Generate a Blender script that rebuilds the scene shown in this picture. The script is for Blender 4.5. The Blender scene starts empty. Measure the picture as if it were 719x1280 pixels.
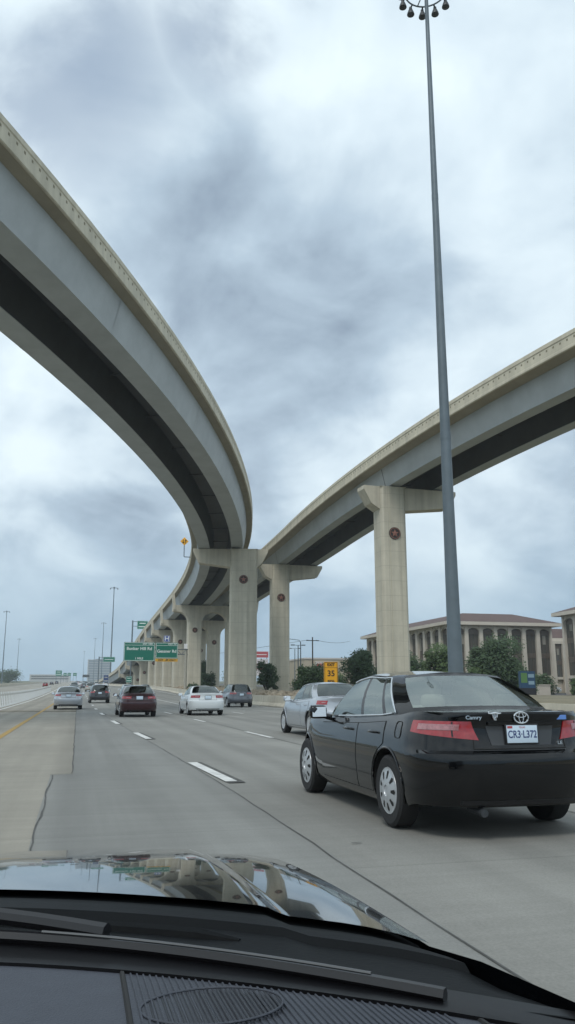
import bpy, bmesh, math, random
from mathutils import Vector, Matrix
import numpy as np
R = math.radians
sc = bpy.context.scene
COL = sc.collection
rnd = random.Random(7)

# ------------------------------------------------------------------ helpers
def tag(o, label=None, cat=None, group=None, kind=None):
    if label: o['label'] = label
    if cat: o['category'] = cat
    if group: o['group'] = group
    if kind: o['kind'] = kind
    return o
def empty(name, loc=(0, 0, 0), rz=0.0):
    o = bpy.data.objects.new(name, None); COL.objects.link(o)
    o.empty_display_size = .2
    o.location = loc; o.rotation_euler = (0, 0, rz); return o
def smooth_by_angle(bm, ang=35):
    a = R(ang)
    for f in bm.faces: f.smooth = True
    for e in bm.edges:
        if len(e.link_faces) == 2:
            e.smooth = e.calc_face_angle(0) < a
def mesh_obj(name, bm, mats, parent=None, loc=None, ang=35, normals=True):
    me = bpy.data.meshes.new(name)
    if normals: bmesh.ops.recalc_face_normals(bm, faces=bm.faces)
    if ang: smooth_by_angle(bm, ang)
    bm.to_mesh(me); bm.free()
    for m in (mats if isinstance(mats, (list, tuple)) else [mats]): me.materials.append(m)
    o = bpy.data.objects.new(name, me); COL.objects.link(o)
    if parent: o.parent = parent
    if loc: o.location = loc
    return o
def box(bm, x0, x1, y0, y1, z0, z1, mi=0, M=None):
    vs = [bm.verts.new((x, y, z)) for z in (z0, z1) for y in (y0, y1) for x in (x0, x1)]
    if M is not None:
        for v in vs: v.co = M @ v.co
    for q in ((0, 2, 3, 1), (4, 5, 7, 6), (0, 1, 5, 4), (1, 3, 7, 5), (3, 2, 6, 7), (2, 0, 4, 6)):
        f = bm.faces.new([vs[i] for i in q]); f.material_index = mi
    return vs
def frame_of(d):
    d = d.normalized()
    a = Vector((0, 0, 1)) if abs(d.z) < .95 else Vector((1, 0, 0))
    u = d.cross(a).normalized(); return u, u.cross(d).normalized()
def tube(bm, pts, rad, n=8, cap=True, mi=0):
    pts = [Vector(p) for p in pts]
    rads = rad if isinstance(rad, (list, tuple)) else [rad] * len(pts)
    rings = []
    for i, p in enumerate(pts):
        d = pts[min(i + 1, len(pts) - 1)] - pts[max(i - 1, 0)]
        u, v = frame_of(d)
        rings.append([bm.verts.new(p + (u * math.cos(2 * math.pi * k / n) + v * math.sin(2 * math.pi * k / n)) * rads[i]) for k in range(n)])
    for a, b in zip(rings[:-1], rings[1:]):
        for k in range(n):
            f = bm.faces.new((a[k], a[(k + 1) % n], b[(k + 1) % n], b[k])); f.material_index = mi
    if cap:
        f = bm.faces.new(rings[0][::-1]); f.material_index = mi
        f = bm.faces.new(rings[-1]); f.material_index = mi
def lathe(bm, prof, n=32, axis='z', M=None, mi=0, closed=False):
    rings = []
    for r, h in prof:
        ring = []
        for k in range(n):
            c, s = math.cos(2 * math.pi * k / n), math.sin(2 * math.pi * k / n)
            co = Vector((r * c, r * s, h)) if axis == 'z' else Vector((h, r * c, r * s))
            ring.append(bm.verts.new(M @ co if M is not None else co))
        rings.append(ring)
    if closed: rings.append(rings[0])
    for a, b in zip(rings[:-1], rings[1:]):
        for k in range(n):
            f = bm.faces.new((a[k], a[(k + 1) % n], b[(k + 1) % n], b[k])); f.material_index = mi
    if not closed:
        if prof[0][0] > 1e-4: bm.faces.new(rings[0][::-1]).material_index = mi
        if prof[-1][0] > 1e-4: bm.faces.new(rings[-1]).material_index = mi
def prism(bm, poly, y0, y1, mi=0, M=None):
    """polygon in (x,z) extruded along y"""
    a = [bm.verts.new((x, y0, z)) for x, z in poly]; b = [bm.verts.new((x, y1, z)) for x, z in poly]
    if M is not None:
        for v in a + b: v.co = M @ v.co
    n = len(poly)
    bm.faces.new(a).material_index = mi; bm.faces.new(b[::-1]).material_index = mi
    for i in range(n):
        bm.faces.new((a[i], b[i], b[(i + 1) % n], a[(i + 1) % n])).material_index = mi
def rbox(bm, c, s, bev=.03, seg=3, M=None):
    t = bmesh.new(); box(t, -s[0]/2, s[0]/2, -s[1]/2, s[1]/2, -s[2]/2, s[2]/2)
    bmesh.ops.bevel(t, geom=t.edges[:], offset=bev, segments=seg, affect='EDGES', profile=.5)
    me = bpy.data.meshes.new('tmp'); t.to_mesh(me); t.free()
    T = Matrix.Translation(c); T = M @ T if M is not None else T
    me.transform(T); bm.from_mesh(me); bpy.data.meshes.remove(me)
def text_obj(name, s, size, mat, parent, M, align='CENTER', ext=.002, sx=1.0, bold=0):
    cu = bpy.data.curves.new('t', 'FONT'); cu.body = s; cu.size = size; cu.align_x = align; cu.align_y = 'CENTER'
    cu.extrude = ext; cu.offset = bold
    t = bpy.data.objects.new('t', cu); COL.objects.link(t)
    dg = bpy.context.evaluated_depsgraph_get(); dg.update()
    me = bpy.data.meshes.new_from_object(t.evaluated_get(dg))
    bpy.data.objects.remove(t); bpy.data.curves.remove(cu)
    me.transform(Matrix.Diagonal((sx, 1, 1, 1))); me.transform(M)
    me.materials.clear(); me.materials.append(mat); me.name = name
    o = bpy.data.objects.new(name, me); COL.objects.link(o); o.parent = parent
    return o

# ------------------------------------------------------------------ materials
def mat(name, col, rough=.6, metal=0., noise=0., nscale=3., coat=0., spec=.5, bump=0., bscale=20., emit=None):
    m = bpy.data.materials.new(name); m.use_nodes = True
    nt = m.node_tree; b = nt.nodes['Principled BSDF']
    b.inputs['Base Color'].default_value = (*col, 1); b.inputs['Roughness'].default_value = rough
    b.inputs['Metallic'].default_value = metal; b.inputs['Coat Weight'].default_value = coat
    b.inputs['Coat Roughness'].default_value = .03; b.inputs['Coat IOR'].default_value = 1.65; b.inputs['Specular IOR Level'].default_value = spec
    if noise or bump:
        tc = nt.nodes.new('ShaderNodeTexCoord')
    if noise:
        n = nt.nodes.new('ShaderNodeTexNoise'); n.inputs['Scale'].default_value = nscale; n.inputs['Detail'].default_value = 6
        n.inputs['Roughness'].default_value = .65
        nt.links.new(tc.outputs['Object'], n.inputs['Vector'])
        r = nt.nodes.new('ShaderNodeValToRGB')
        r.color_ramp.elements[0].position = .3; r.color_ramp.elements[1].position = .7
        r.color_ramp.elements[0].color = (*[c * (1 - noise) for c in col], 1)
        r.color_ramp.elements[1].color = (*[min(1, c * (1 + noise)) for c in col], 1)
        nt.links.new(n.outputs['Fac'], r.inputs['Fac']); nt.links.new(r.outputs['Color'], b.inputs['Base Color'])
    if bump:
        n2 = nt.nodes.new('ShaderNodeTexNoise'); n2.inputs['Scale'].default_value = bscale; n2.inputs['Detail'].default_value = 4
        nt.links.new(tc.outputs['Object'], n2.inputs['Vector'])
        bp = nt.nodes.new('ShaderNodeBump'); bp.inputs['Strength'].default_value = bump; bp.inputs['Distance'].default_value = .02
        nt.links.new(n2.outputs['Fac'], bp.inputs['Height']); nt.links.new(bp.outputs['Normal'], b.inputs['Normal'])
    return m
def glass_mat(name, tint, base=1.9):
    m = bpy.data.materials.new(name); m.use_nodes = True; nt = m.node_tree
    for n in list(nt.nodes): nt.nodes.remove(n)
    out = nt.nodes.new('ShaderNodeOutputMaterial'); mx = nt.nodes.new('ShaderNodeMixShader')
    tr = nt.nodes.new('ShaderNodeBsdfTransparent'); tr.inputs['Color'].default_value = (*tint, 1)
    gl = nt.nodes.new('ShaderNodeBsdfGlossy'); gl.inputs['Roughness'].default_value = .02
    gl.inputs['Color'].default_value = (.9, .97, .95, 1)
    fr = nt.nodes.new('ShaderNodeFresnel'); fr.inputs['IOR'].default_value = base
    nt.links.new(fr.outputs[0], mx.inputs[0]); nt.links.new(tr.outputs[0], mx.inputs[1]); nt.links.new(gl.outputs[0], mx.inputs[2])
    nt.links.new(mx.outputs[0], out.inputs['Surface']); return m
def nodes(m): return m.node_tree.nodes, m.node_tree.links, m.node_tree.nodes['Principled BSDF']
def math_node(nt, op, a, b=None, clamp=False):
    n = nt.nodes.new('ShaderNodeMath'); n.operation = op; n.use_clamp = clamp
    for i, v in enumerate((a, b)):
        if v is None: continue
        if isinstance(v, (int, float)): n.inputs[i].default_value = v
        else: nt.links.new(v, n.inputs[i])
    return n.outputs[0]

def concrete_panel(name, col, hstep, groove=.02, vlines=()):
    """concrete with formliner joints (in object space), rain streaks and mottling"""
    m = mat(name, col, .85, noise=.10, nscale=.5)
    nt = m.node_tree; b = nt.nodes['Principled BSDF']
    tc = nt.nodes.new('ShaderNodeTexCoord'); sp = nt.nodes.new('ShaderNodeSeparateXYZ'); nt.links.new(tc.outputs['Object'], sp.inputs[0])
    fr = math_node(nt, 'FRACT', math_node(nt, 'DIVIDE', sp.outputs[2], hstep))
    g = math_node(nt, 'LESS_THAN', fr, groove / hstep * 2)
    for v in vlines:
        d = math_node(nt, 'ABSOLUTE', math_node(nt, 'SUBTRACT', sp.outputs[0], v))
        g = math_node(nt, 'MAXIMUM', g, math_node(nt, 'LESS_THAN', d, groove))
    src = b.inputs['Base Color'].links[0].from_socket
    mp = nt.nodes.new('ShaderNodeMapping'); mp.inputs['Scale'].default_value = (1.6, 1.6, .08)
    nt.links.new(tc.outputs['Object'], mp.inputs[0])
    st = nt.nodes.new('ShaderNodeTexNoise'); st.inputs['Scale'].default_value = 1.3; st.inputs['Detail'].default_value = 5
    nt.links.new(mp.outputs[0], st.inputs['Vector'])
    rp = nt.nodes.new('ShaderNodeMapRange'); rp.inputs[1].default_value = .3; rp.inputs[2].default_value = .7
    rp.inputs[3].default_value = .84; rp.inputs[4].default_value = 1.08
    nt.links.new(st.outputs['Fac'], rp.inputs[0])
    mul = nt.nodes.new('ShaderNodeMix'); mul.data_type = 'RGBA'; mul.blend_type = 'MULTIPLY'; mul.inputs[0].default_value = 1
    nt.links.new(src, mul.inputs[6]); nt.links.new(rp.outputs[0], mul.inputs[7])
    mx = nt.nodes.new('ShaderNodeMix'); mx.data_type = 'RGBA'; nt.links.new(math_node(nt, 'MULTIPLY', g, .38), mx.inputs[0])
    nt.links.new(mul.outputs[2], mx.inputs[6]); mx.inputs[7].default_value = (col[0]*.35, col[1]*.35, col[2]*.33, 1)
    nt.links.new(mx.outputs[2], b.inputs['Base Color']); return m

TAN = (.56, .525, .43)
M = {}
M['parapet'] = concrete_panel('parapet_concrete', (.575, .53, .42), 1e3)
M['slot_shade'] = mat('recess_shade', (.22, .195, .135), .9)  # dark tone stands for the shade inside the parapet recesses
M['column'] = concrete_panel('column_concrete', TAN, 1.4, .016, (-.62, .62))
M['cap'] = concrete_panel('cap_concrete', (.55, .51, .415), 1e3)
M['steel'] = mat('girder_paint', (.40, .43, .44), .5, noise=.10, nscale=.5)
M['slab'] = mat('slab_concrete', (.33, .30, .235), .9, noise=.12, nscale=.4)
M['form_shade'] = mat('deck_form_shade', (.06, .064, .067), .6, noise=.15, nscale=.6)  # deck form steel, its dark colour also carrying the shade between the girders
M['barrier'] = concrete_panel('barrier_concrete', (.52, .48, .39), 1e3)
M['medal'] = mat('medallion_dark', (.035, .028, .026), .6)
M['star'] = mat('medallion_star', (.27, .12, .09), .6)
M['galv'] = mat('galvanised_steel', (.125, .158, .182), .5, metal=.2, noise=.12, nscale=1.2)
M['spine'] = mat('wiper_spine_metal', (.11, .115, .12), .4, metal=.5)
M['galv_light'] = mat('galvanised_light', (.42, .43, .42), .5, noise=.1, nscale=2)
M['darkmetal'] = mat('dark_metal', (.035, .04, .045), .5)
M['lampglass'] = mat('lamp_lens', (.25, .27, .27), .2)
M['green'] = mat('sign_green', (.005, .16, .11), .45)
M['yellow'] = mat('sign_yellow', (.75, .36, .01), .5)
M['amber'] = mat('sign_amber', (.62, .34, .03), .5)
M['blue'] = mat('sign_blue', (.02, .06, .35), .45)
M['white'] = mat('white_paint', (.8, .8, .8), .5)
M['signwhite'] = mat('sign_letter_white', (.75, .8, .78), .5)
M['black'] = mat('black_rubber', (.012, .012, .012), .75)
M['signblack'] = mat('sign_letter_black', (.015, .012, .01), .6)
M['chrome'] = mat('chrome', (.62, .64, .66), .2, metal=1)
M['trim'] = mat('black_trim', (.012, .012, .014), .3)
M['tyre'] = mat('tyre_rubber', (.018, .018, .019), .8, bump=.2, bscale=60)
M['hubcap'] = mat('hubcap_silver', (.52, .54, .56), .35, metal=.45)
M['cabin'] = mat('cabin_plastic', (.26, .25, .22), .8)
M['seat'] = mat('seat_cloth', (.36, .35, .31), .85)
M['seat_dark'] = mat('seat_cloth_dark', (.06, .06, .065), .85)
M['redlens'] = mat('red_lens', (.30, .008, .014), .15, coat=.8, noise=.25, nscale=26)
M['clearlens'] = mat('clear_lens', (.36, .16, .17), .15, coat=.8, noise=.35, nscale=30)
M['headlens'] = mat('headlamp_lens', (.6, .63, .65), .1, coat=.6)
M['plate'] = mat('plate_white', (.55, .66, .76), .4)
M['plateblue'] = mat('plate_blue', (.03, .05, .16), .5)
M['platered'] = mat('plate_red', (.42, .07, .08), .5)
M['glass'] = glass_mat('car_glass_green', (.80, .90, .87), 3.3)
M['glass_dark'] = glass_mat('car_glass_tinted', (.10, .12, .12))
def paint(name, col, metal=0., rough=.3, coat=1.): return mat(name, col, rough, metal=metal, coat=coat, spec=.5 if metal > .3 else .05)
P_BLACK = paint('paint_black', (.0025, .0028, .0036), 0, .25)
P_BLACK.node_tree.nodes['Principled BSDF'].inputs['Coat IOR'].default_value = 1.5
P_SILVER = paint('paint_silver', (.42, .45, .49), .55, .35)
P_WHITE = paint('paint_white', (.68, .72, .74), 0, .35)
P_GREY = paint('paint_grey', (.085, .095, .115), .5, .35)
P_MAROON = paint('paint_maroon', (.032, .004, .008), .1, .3)
P_DARK = paint('paint_dark', (.02, .022, .028), .2, .3)
P_RED = paint('paint_red', (.25, .02, .02), 0, .35)
P_ORANGE = paint('paint_orange', (.55, .16, .03), 0, .4)
P_TAN = paint('paint_champagne', (.34, .33, .29), .5, .35)

# ------------------------------------------------------------------ camera, world, light
EYE = Vector((0, 0, 1.27))
cam = bpy.data.cameras.new('camera'); co = bpy.data.objects.new('camera', cam); COL.objects.link(co)
cam.sensor_fit = 'VERTICAL'; cam.sensor_height = 24; cam.lens = 24 / 2 / (640 / 1010)
cam.clip_start = .05; cam.clip_end = 6000
yaw, pit = R(14.245), R(12.39)
co.location = EYE
co.rotation_euler = (math.pi / 2 + pit, 0, -yaw)
sc.camera = co

SUN_AZ, SUN_EL = 215.0, 52.0        # compass azimuth (from +Y towards +X): behind and to the left
w = bpy.data.worlds.new('World'); sc.world = w; w.use_nodes = True
nt = w.node_tree; bg = nt.nodes['Background']; L = nt.links
sky = nt.nodes.new('ShaderNodeTexSky'); sky.sky_type = 'NISHITA'; sky.sun_disc = False
sky.sun_elevation = R(SUN_EL); sky.sun_rotation = R(SUN_AZ); sky.air_density = 1.2; sky.dust_density = 2
tc = nt.nodes.new('ShaderNodeTexCoord')
nrm = nt.nodes.new('ShaderNodeVectorMath'); nrm.operation = 'NORMALIZE'; L.new(tc.outputs['Generated'], nrm.inputs[0])
sp = nt.nodes.new('ShaderNodeSeparateXYZ'); L.new(nrm.outputs[0], sp.inputs[0])
zc = math_node(nt, 'ADD', math_node(nt, 'MAXIMUM', sp.outputs[2], 0.0), .48)
px = math_node(nt, 'DIVIDE', sp.outputs[0], zc); py = math_node(nt, 'DIVIDE', sp.outputs[1], zc)
cb = nt.nodes.new('ShaderNodeCombineXYZ'); L.new(px, cb.inputs[0]); L.new(py, cb.inputs[1])
def fbm(scale, off, detail=7, rough=.55, dist=0.0):
    mp = nt.nodes.new('ShaderNodeMapping'); mp.inputs['Location'].default_value = off
    L.new(cb.outputs[0], mp.inputs[0])
    n = nt.nodes.new('ShaderNodeTexNoise'); n.inputs['Scale'].default_value = scale; n.inputs['Detail'].default_value = detail
    n.inputs['Roughness'].default_value = rough; n.inputs['Distortion'].default_value = dist
    L.new(mp.outputs[0], n.inputs['Vector']); return n.outputs['Fac']
def mrange(v, a, b, c, d, smooth=True):
    n = nt.nodes.new('ShaderNodeMapRange'); n.interpolation_type = 'SMOOTHSTEP' if smooth else 'LINEAR'
    for i, q in enumerate((a, b, c, d)): n.inputs[i + 1].default_value = q
    L.new(v, n.inputs[0]); return n.outputs[0]
def lobe(px_, py_, r_in, r_out):
    """soft patch of sky around one direction (given as azimuth/elevation)"""
    az, el = R(px_), R(py_)
    d = Vector((math.sin(az) * math.cos(el), math.cos(az) * math.cos(el), math.sin(el)))
    n = nt.nodes.new('ShaderNodeVectorMath'); n.operation = 'DOT_PRODUCT'; n.inputs[1].default_value = d
    L.new(nrm.outputs[0], n.inputs[0])
    return mrange(n.outputs['Value'], math.cos(R(r_out)), math.cos(R(r_in)), 0, 1)
shape = fbm(2.3, (3.1, 7.7, 0), 6, .5, .5)
detail = fbm(5.5, (11.3, 2.9, 0), 6, .5, .5)
fine = fbm(11.0, (2.3, 8.1, 0), 6, .6, .15)
dens = math_node(nt, 'ADD', math_node(nt, 'ADD', math_node(nt, 'MULTIPLY', shape, .66), math_node(nt, 'MULTIPLY', detail, .42)), math_node(nt, 'MULTIPLY', fine, .13))
for az, el, ri, ro, wgt in (
        (12, 32, 2, 16, .20), (21, 25, 1, 13, .08), (6, 10, 1, 13, .12), (34, 12, 2, 12, .07), (22, 14, 1, 8, .08),
        (30, 40, 1, 9, .05), (36, 34, 1, 9, .05),
        (12, 44, 1, 10, -.15), (20, 37, 2, 8, -.08), (24, 19, 1, 7, -.10), (-2, 40, 2, 11, -.12), (35, 22, 1, 8, -.05), (0, 20, 1, 8, -.10), (18, 12, 1, 5, -.06)):
    dens = math_node(nt, 'ADD', dens, math_node(nt, 'MULTIPLY', lobe(az, el, ri, ro), wgt * .80))
dark = mrange(dens, .505, .88, 0, 1, False)
cr = nt.nodes.new('ShaderNodeValToRGB'); L.new(dark, cr.inputs[0])
e = cr.color_ramp.elements
e[0].position = 0; e[0].color = (.64, .735, .785, 1)
e[1].position = 1; e[1].color = (.21, .27, .345, 1)
x = e.new(.34); x.color = (.51, .605, .675, 1)
x = e.new(.60); x.color = (.36, .45, .535, 1)
low = mrange(sp.outputs[2], .0, .24, 1, 0)
hz = nt.nodes.new('ShaderNodeMix'); hz.data_type = 'RGBA'
L.new(math_node(nt, 'MULTIPLY', low, .85), hz.inputs[0]); L.new(cr.outputs[0], hz.inputs[6]); hz.inputs[7].default_value = (.235, .35, .455, 1)
# thin breaks where the blue sky shows
brk = math_node(nt, 'MULTIPLY', mrange(fbm(3.4, (1.7, 5.2, 0), 7, .55, .3), .40, .60, 0, 1),
                math_node(nt, 'MAXIMUM', math_node(nt, 'MAXIMUM', lobe(8.6, 44, 1.5, 6), lobe(17, 44.8, 1, 5)), lobe(-7, 41, 2, 12)))
mulc = nt.nodes.new('ShaderNodeVectorMath'); mulc.operation = 'SCALE'; mulc.inputs['Scale'].default_value = 10.0
L.new(hz.outputs[2], mulc.inputs[0])
mxs = nt.nodes.new('ShaderNodeMix'); mxs.data_type = 'RGBA'; L.new(math_node(nt, 'MULTIPLY', brk, .6), mxs.inputs[0])
L.new(mulc.outputs[0], mxs.inputs[6]); L.new(sky.outputs[0], mxs.inputs[7])
L.new(mxs.outputs[2], bg.inputs['Color']); bg.inputs['Strength'].default_value = .1

sun = bpy.data.lights.new('sun', 'SUN'); so = bpy.data.objects.new('sun', sun); COL.objects.link(so)
sun.energy = 1.0; sun.angle = R(18); sun.color = (1, .96, .89)
sd = Vector((math.sin(R(SUN_AZ)) * math.cos(R(SUN_EL)), math.cos(R(SUN_AZ)) * math.cos(R(SUN_EL)), math.sin(R(SUN_EL))))
so.rotation_euler = sd.to_track_quat('Z', 'Y').to_euler(); so.location = (0, 0, 60)
sc.view_settings.view_transform = 'Standard'; sc.view_settings.look = 'None'
sc.view_settings.exposure = 0.48; sc.view_settings.gamma = 1
sc.render.engine = 'CYCLES'
sc.cycles.use_denoising = True
sc.cycles.max_bounces = 8; sc.cycles.transparent_max_bounces = 16; sc.cycles.diffuse_bounces = 4; sc.cycles.volume_bounces = 1
sc.cycles.sample_clamp_indirect = 4

# ------------------------------------------------------------------ terrain
def gz(y):
    if y < 50: return 0.0
    if y < 130: return 6.9e-5 * (y - 50) ** 2
    return .4416 + .011 * (y - 130)
YS = [-140, -60, -20, 0, 10, 20, 30, 40, 50] + list(range(56, 131, 6)) + [150, 180, 220, 270, 330, 400, 500, 650, 850, 1100, 1400, 1900]
def sheet(name, xl, xr, mats, dz, ys=YS, label=None, nx=1, kind='structure'):
    """strip of ground between x=xl(y) and x=xr(y)"""
    bm = bmesh.new(); fl = xl if callable(xl) else (lambda y: xl); fr = xr if callable(xr) else (lambda y: xr)
    prev = None
    for y in ys:
        row = [bm.verts.new((fl(y) + (fr(y) - fl(y)) * i / nx, y, gz(y) + dz)) for i in range(nx + 1)]
        if prev:
            for i in range(nx): bm.faces.new((prev[i], prev[i + 1], row[i + 1], row[i]))
        prev = row
    for f in bm.faces: f.normal_update()
    o = mesh_obj(name, bm, mats, ang=60); o['kind'] = kind
    return o
def interp(tab):
    xs = [t[0] for t in tab]; vs = [t[1] for t in tab]
    return lambda y: float(np.interp(y, xs, vs))
road_right = interp([(-60, 15.9), (30, 15.0), (56.5, 14.35), (71, 14.0), (100, 15.3), (134, 16.3), (170, 18.0), (203, 18.4), (245, 18.0), (300, 16), (350, 12.6), (450, 9.5), (3400, 9.5)])

def road_material(name, base, seam_step, light):
    m = mat(name, base, .88, noise=.07, nscale=.22)
    nt = m.node_tree; b = nt.nodes['Principled BSDF']
    src = b.inputs['Base Color'].links[0].from_socket
    tc = nt.nodes.new('ShaderNodeTexCoord')
    # longitudinal wheel-track streaks and transverse tining
    def tex(scale, sx, sy, lo, hi, a=.35, bb=.65):
        mp = nt.nodes.new('ShaderNodeMapping'); mp.inputs['Scale'].default_value = (sx, sy, 1); nt.links.new(tc.outputs['Object'], mp.inputs[0])
        n = nt.nodes.new('ShaderNodeTexNoise'); n.inputs['Scale'].default_value = scale; n.inputs['Detail'].default_value = 6; n.inputs['Roughness'].default_value = .6
        nt.links.new(mp.outputs[0], n.inputs['Vector'])
        r = nt.nodes.new('ShaderNodeMapRange'); nt.links.new(n.outputs['Fac'], r.inputs[0])
        for i, q in enumerate((a, bb, lo, hi)): r.inputs[i + 1].default_value = q
        return r.outputs[0]
    f = math_node(nt, 'MULTIPLY', tex(1, 1.1, .02, .86, 1.10), tex(1, .35, 5.5, .95, 1.05))
    f = math_node(nt, 'MULTIPLY', f, tex(60, 1, 1, .90, 1.10))
    f = math_node(nt, 'MULTIPLY', f, tex(.35, 1, .45, .88, 1.08))
    sp = nt.nodes.new('ShaderNodeSeparateXYZ'); nt.links.new(tc.outputs['Object'], sp.inputs[0])
    # oil-darkened strip down the middle of each lane and rubbered wheel tracks either side of it
    u = math_node(nt, 'ABSOLUTE', math_node(nt, 'SUBTRACT', math_node(nt, 'FRACT', math_node(nt, 'ADD', math_node(nt, 'DIVIDE', sp.outputs[0], 3.5), .5)), .5))
    def band(c, wd):
        r = nt.nodes.new('ShaderNodeMapRange'); r.interpolation_type = 'SMOOTHSTEP'; nt.links.new(math_node(nt, 'ABSOLUTE', math_node(nt, 'SUBTRACT', u, c)), r.inputs[0])
        for i, q in enumerate((0, wd, 1, 0)): r.inputs[i + 1].default_value = q
        return r.outputs[0]
    dirt = math_node(nt, 'MULTIPLY', math_node(nt, 'ADD', math_node(nt, 'MULTIPLY', band(0, .13), .13), math_node(nt, 'MULTIPLY', band(.23, .12), .08)), tex(1, .9, .12, .4, 1.3))
    f = math_node(nt, 'MULTIPLY', f, math_node(nt, 'SUBTRACT', 1, dirt))
    fr = math_node(nt, 'FRACT', math_node(nt, 'DIVIDE', math_node(nt, 'ADD', sp.outputs[1], 1.3), seam_step))
    seam = math_node(nt, 'LESS_THAN', fr, .014 / seam_step)
    f = math_node(nt, 'MULTIPLY', f, math_node(nt, 'SUBTRACT', 1, math_node(nt, 'MULTIPLY', seam, .25)))
    mul = nt.nodes.new('ShaderNodeMix'); mul.data_type = 'RGBA'; mul.blend_type = 'MULTIPLY'; mul.inputs[0].default_value = 1
    nt.links.new(src, mul.inputs[6]); nt.links.new(f, mul.inputs[7]); nt.links.new(mul.outputs[2], b.inputs['Base Color'])
    return m
ROAD_A = road_material('road_concrete_grey', (.219, .220, .207), 9.1, 1)
ROAD_B = road_material('road_concrete_warm', (.278, .260, .220), 9.1, 1)
ROAD_C = road_material('road_concrete_pale', (.238, .235, .216), 7.3, 1)
GRASS = mat('verge_ground', (.10, .10, .05), .95, noise=.35, nscale=.25)
ASPH = mat('asphalt', (.09, .09, .095), .9, noise=.12, nscale=.5)
DARKSEAL = mat('joint_sealant', (.08, .08, .075), .9, noise=.4, nscale=3)
LINEW = mat('road_paint_white', (.62, .62, .60), .7, noise=.25, nscale=4)
LINEY = mat('road_paint_yellow', (.36, .225, .05), .7, noise=.25, nscale=4)

sheet('ground', -440, 440, GRASS, -.06, nx=6)
sheet('freeway_road', -3.9, road_right, ROAD_C, -.004)
sheet('middle_lane_road', lambda y: 0 if y > 13.4 else -.33 if y > 5 else -.3, lambda y: float(np.interp(y, [0, 12, 45, 100, 300, 3400], [2.02, 2.02, 1.35, 1.3, 1.3, 1.3])), ROAD_A, 0.0,
      ys=[-60, -20, 0, 5, 9, 13.38, 13.42, 20, 30, 40, 45, 50] + YS[8:])
sheet('shoulder_road', -5.2, lambda y: 0 if y > 13.4 else -.33 if y > 5 else -.3, ROAD_B, 0.0, ys=[-60, -20, 0, 5, 9, 13.38, 13.42, 20, 30, 40, 50] + YS[8:])
sheet('managed_lane_road', -24, -5.2, ROAD_B, -.004)
sheet('frontage_road', 66, 92, ASPH, -.03)
# wandering dark joint beside the grey lane (jogs left at 13.4 m, as repaired slabs do)
bm = bmesh.new()
def ribbon(bm, pts, wd, dz, mi=0):
    prev = None
    for i, (x, y) in enumerate(pts):
        a = Vector(pts[max(i-1, 0)]); c = Vector(pts[min(i+1, len(pts)-1)]); d = (c - a).normalized(); n = Vector((d.y, -d.x))
        hw = wd(i) / 2 if callable(wd) else wd / 2
        r = [bm.verts.new((x - n.x*hw, y - n.y*hw, gz(y) + dz)), bm.verts.new((x + n.x*hw, y + n.y*hw, gz(y) + dz))]
        if prev: bm.faces.new((prev[0], prev[1], r[1], r[0])).material_index = mi
        prev = r
jl = [(-.3 + .012 * math.sin(y * 2.1) + rnd.uniform(-.008, .008), y) for y in np.arange(1, 13.3, .3)] + [(-.34, 13.35), (-.02, 13.45)] + [(rnd.uniform(-.012, .012) - .01, y) for y in np.arange(14, 60, .7)]
ribbon(bm, jl, lambda i: .012 + .012 * rnd.random(), .006)
jr = [(float(np.interp(y, [0, 12, 45], [1.99, 1.99, 1.32])) + rnd.uniform(-.012, .012), y) for y in np.arange(1, 50, .6)]
ribbon(bm, jr, lambda i: .007 + .008 * rnd.random(), .006)
ribbon(bm, [(5.15 + rnd.uniform(-.01, .01), y) for y in np.arange(5, 60, 1)], .022, .004)
o = mesh_obj('road_joint', bm, DARKSEAL, ang=0); o['kind'] = 'structure'
# painted markings
bm = bmesh.new()
d1 = [((1.95+.09, 14.9), (2.12+.05, 11.75)), ((1.72+.03, 25.4), (1.86+.02, 22.2)), ((1.46, 35.3), (1.55, 31.9)), ((1.30, 47), (1.36, 43.5))] + [((1.25, y + 3.2), (1.25, y)) for y in range(55, 330, 12)]
for a, b in d1: ribbon(bm, [b, a], .17, .010)
for a, b in [((5.08, 25.2), (5.13, 21.9)), ((5.0, 36.4), (5.03, 33.3)), ((4.9, 48), (4.95, 44.6))] + [((4.85, y + 3.2), (4.85, y)) for y in range(56, 330, 12)]: ribbon(bm, [b, a], .14, .008)
for a, b in [((8.7, y + 3.2), (8.7, y)) for y in range(20, 60, 12)]: ribbon(bm, [b, a], .14, .008)
ribbon(bm, [(8.28, 58), (8.3, 66), (8.98, 98), (9.6, 140), (10, 250), (10, 500)], .16, .008)
ribbon(bm, [(float(road_right(y)) - 1.1, y) for y in (-20, 10, 30, 56, 71, 100, 134, 203, 300)], .14, .008)
ribbon(bm, [(-4.75, -20)] + [(-4.75, y) for y in range(0, 1200, 20)], .16, .008)
ribbon(bm, [(-6.8, y) for y in range(0, 1200, 20)], .12, .008)
o = mesh_obj('white_lane_marking', bm, LINEW, ang=0); o['kind'] = 'structure'
bm = bmesh.new()          # black contrast strips round the near dashes
for a, b in d1[:4]:
    a, b = Vector(a), Vector(b); u = (a - b).normalized() * .16; n_ = Vector((u.y, -u.x)).normalized() * .05
    ribbon(bm, [tuple(b - u + n_), tuple(a + u * .4 + n_)], .24, .007)
o = mesh_obj('black_lane_marking', bm, DARKSEAL, ang=0); o['kind'] = 'structure'
bm = bmesh.new(); ribbon(bm, [(-1.98, y) for y in [-20] + list(range(0, 120, 6)) + list(range(120, 900, 30))], .17, .008)
o = mesh_obj('yellow_lane_marking', bm, LINEY, ang=0); o['kind'] = 'structure'
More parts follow.
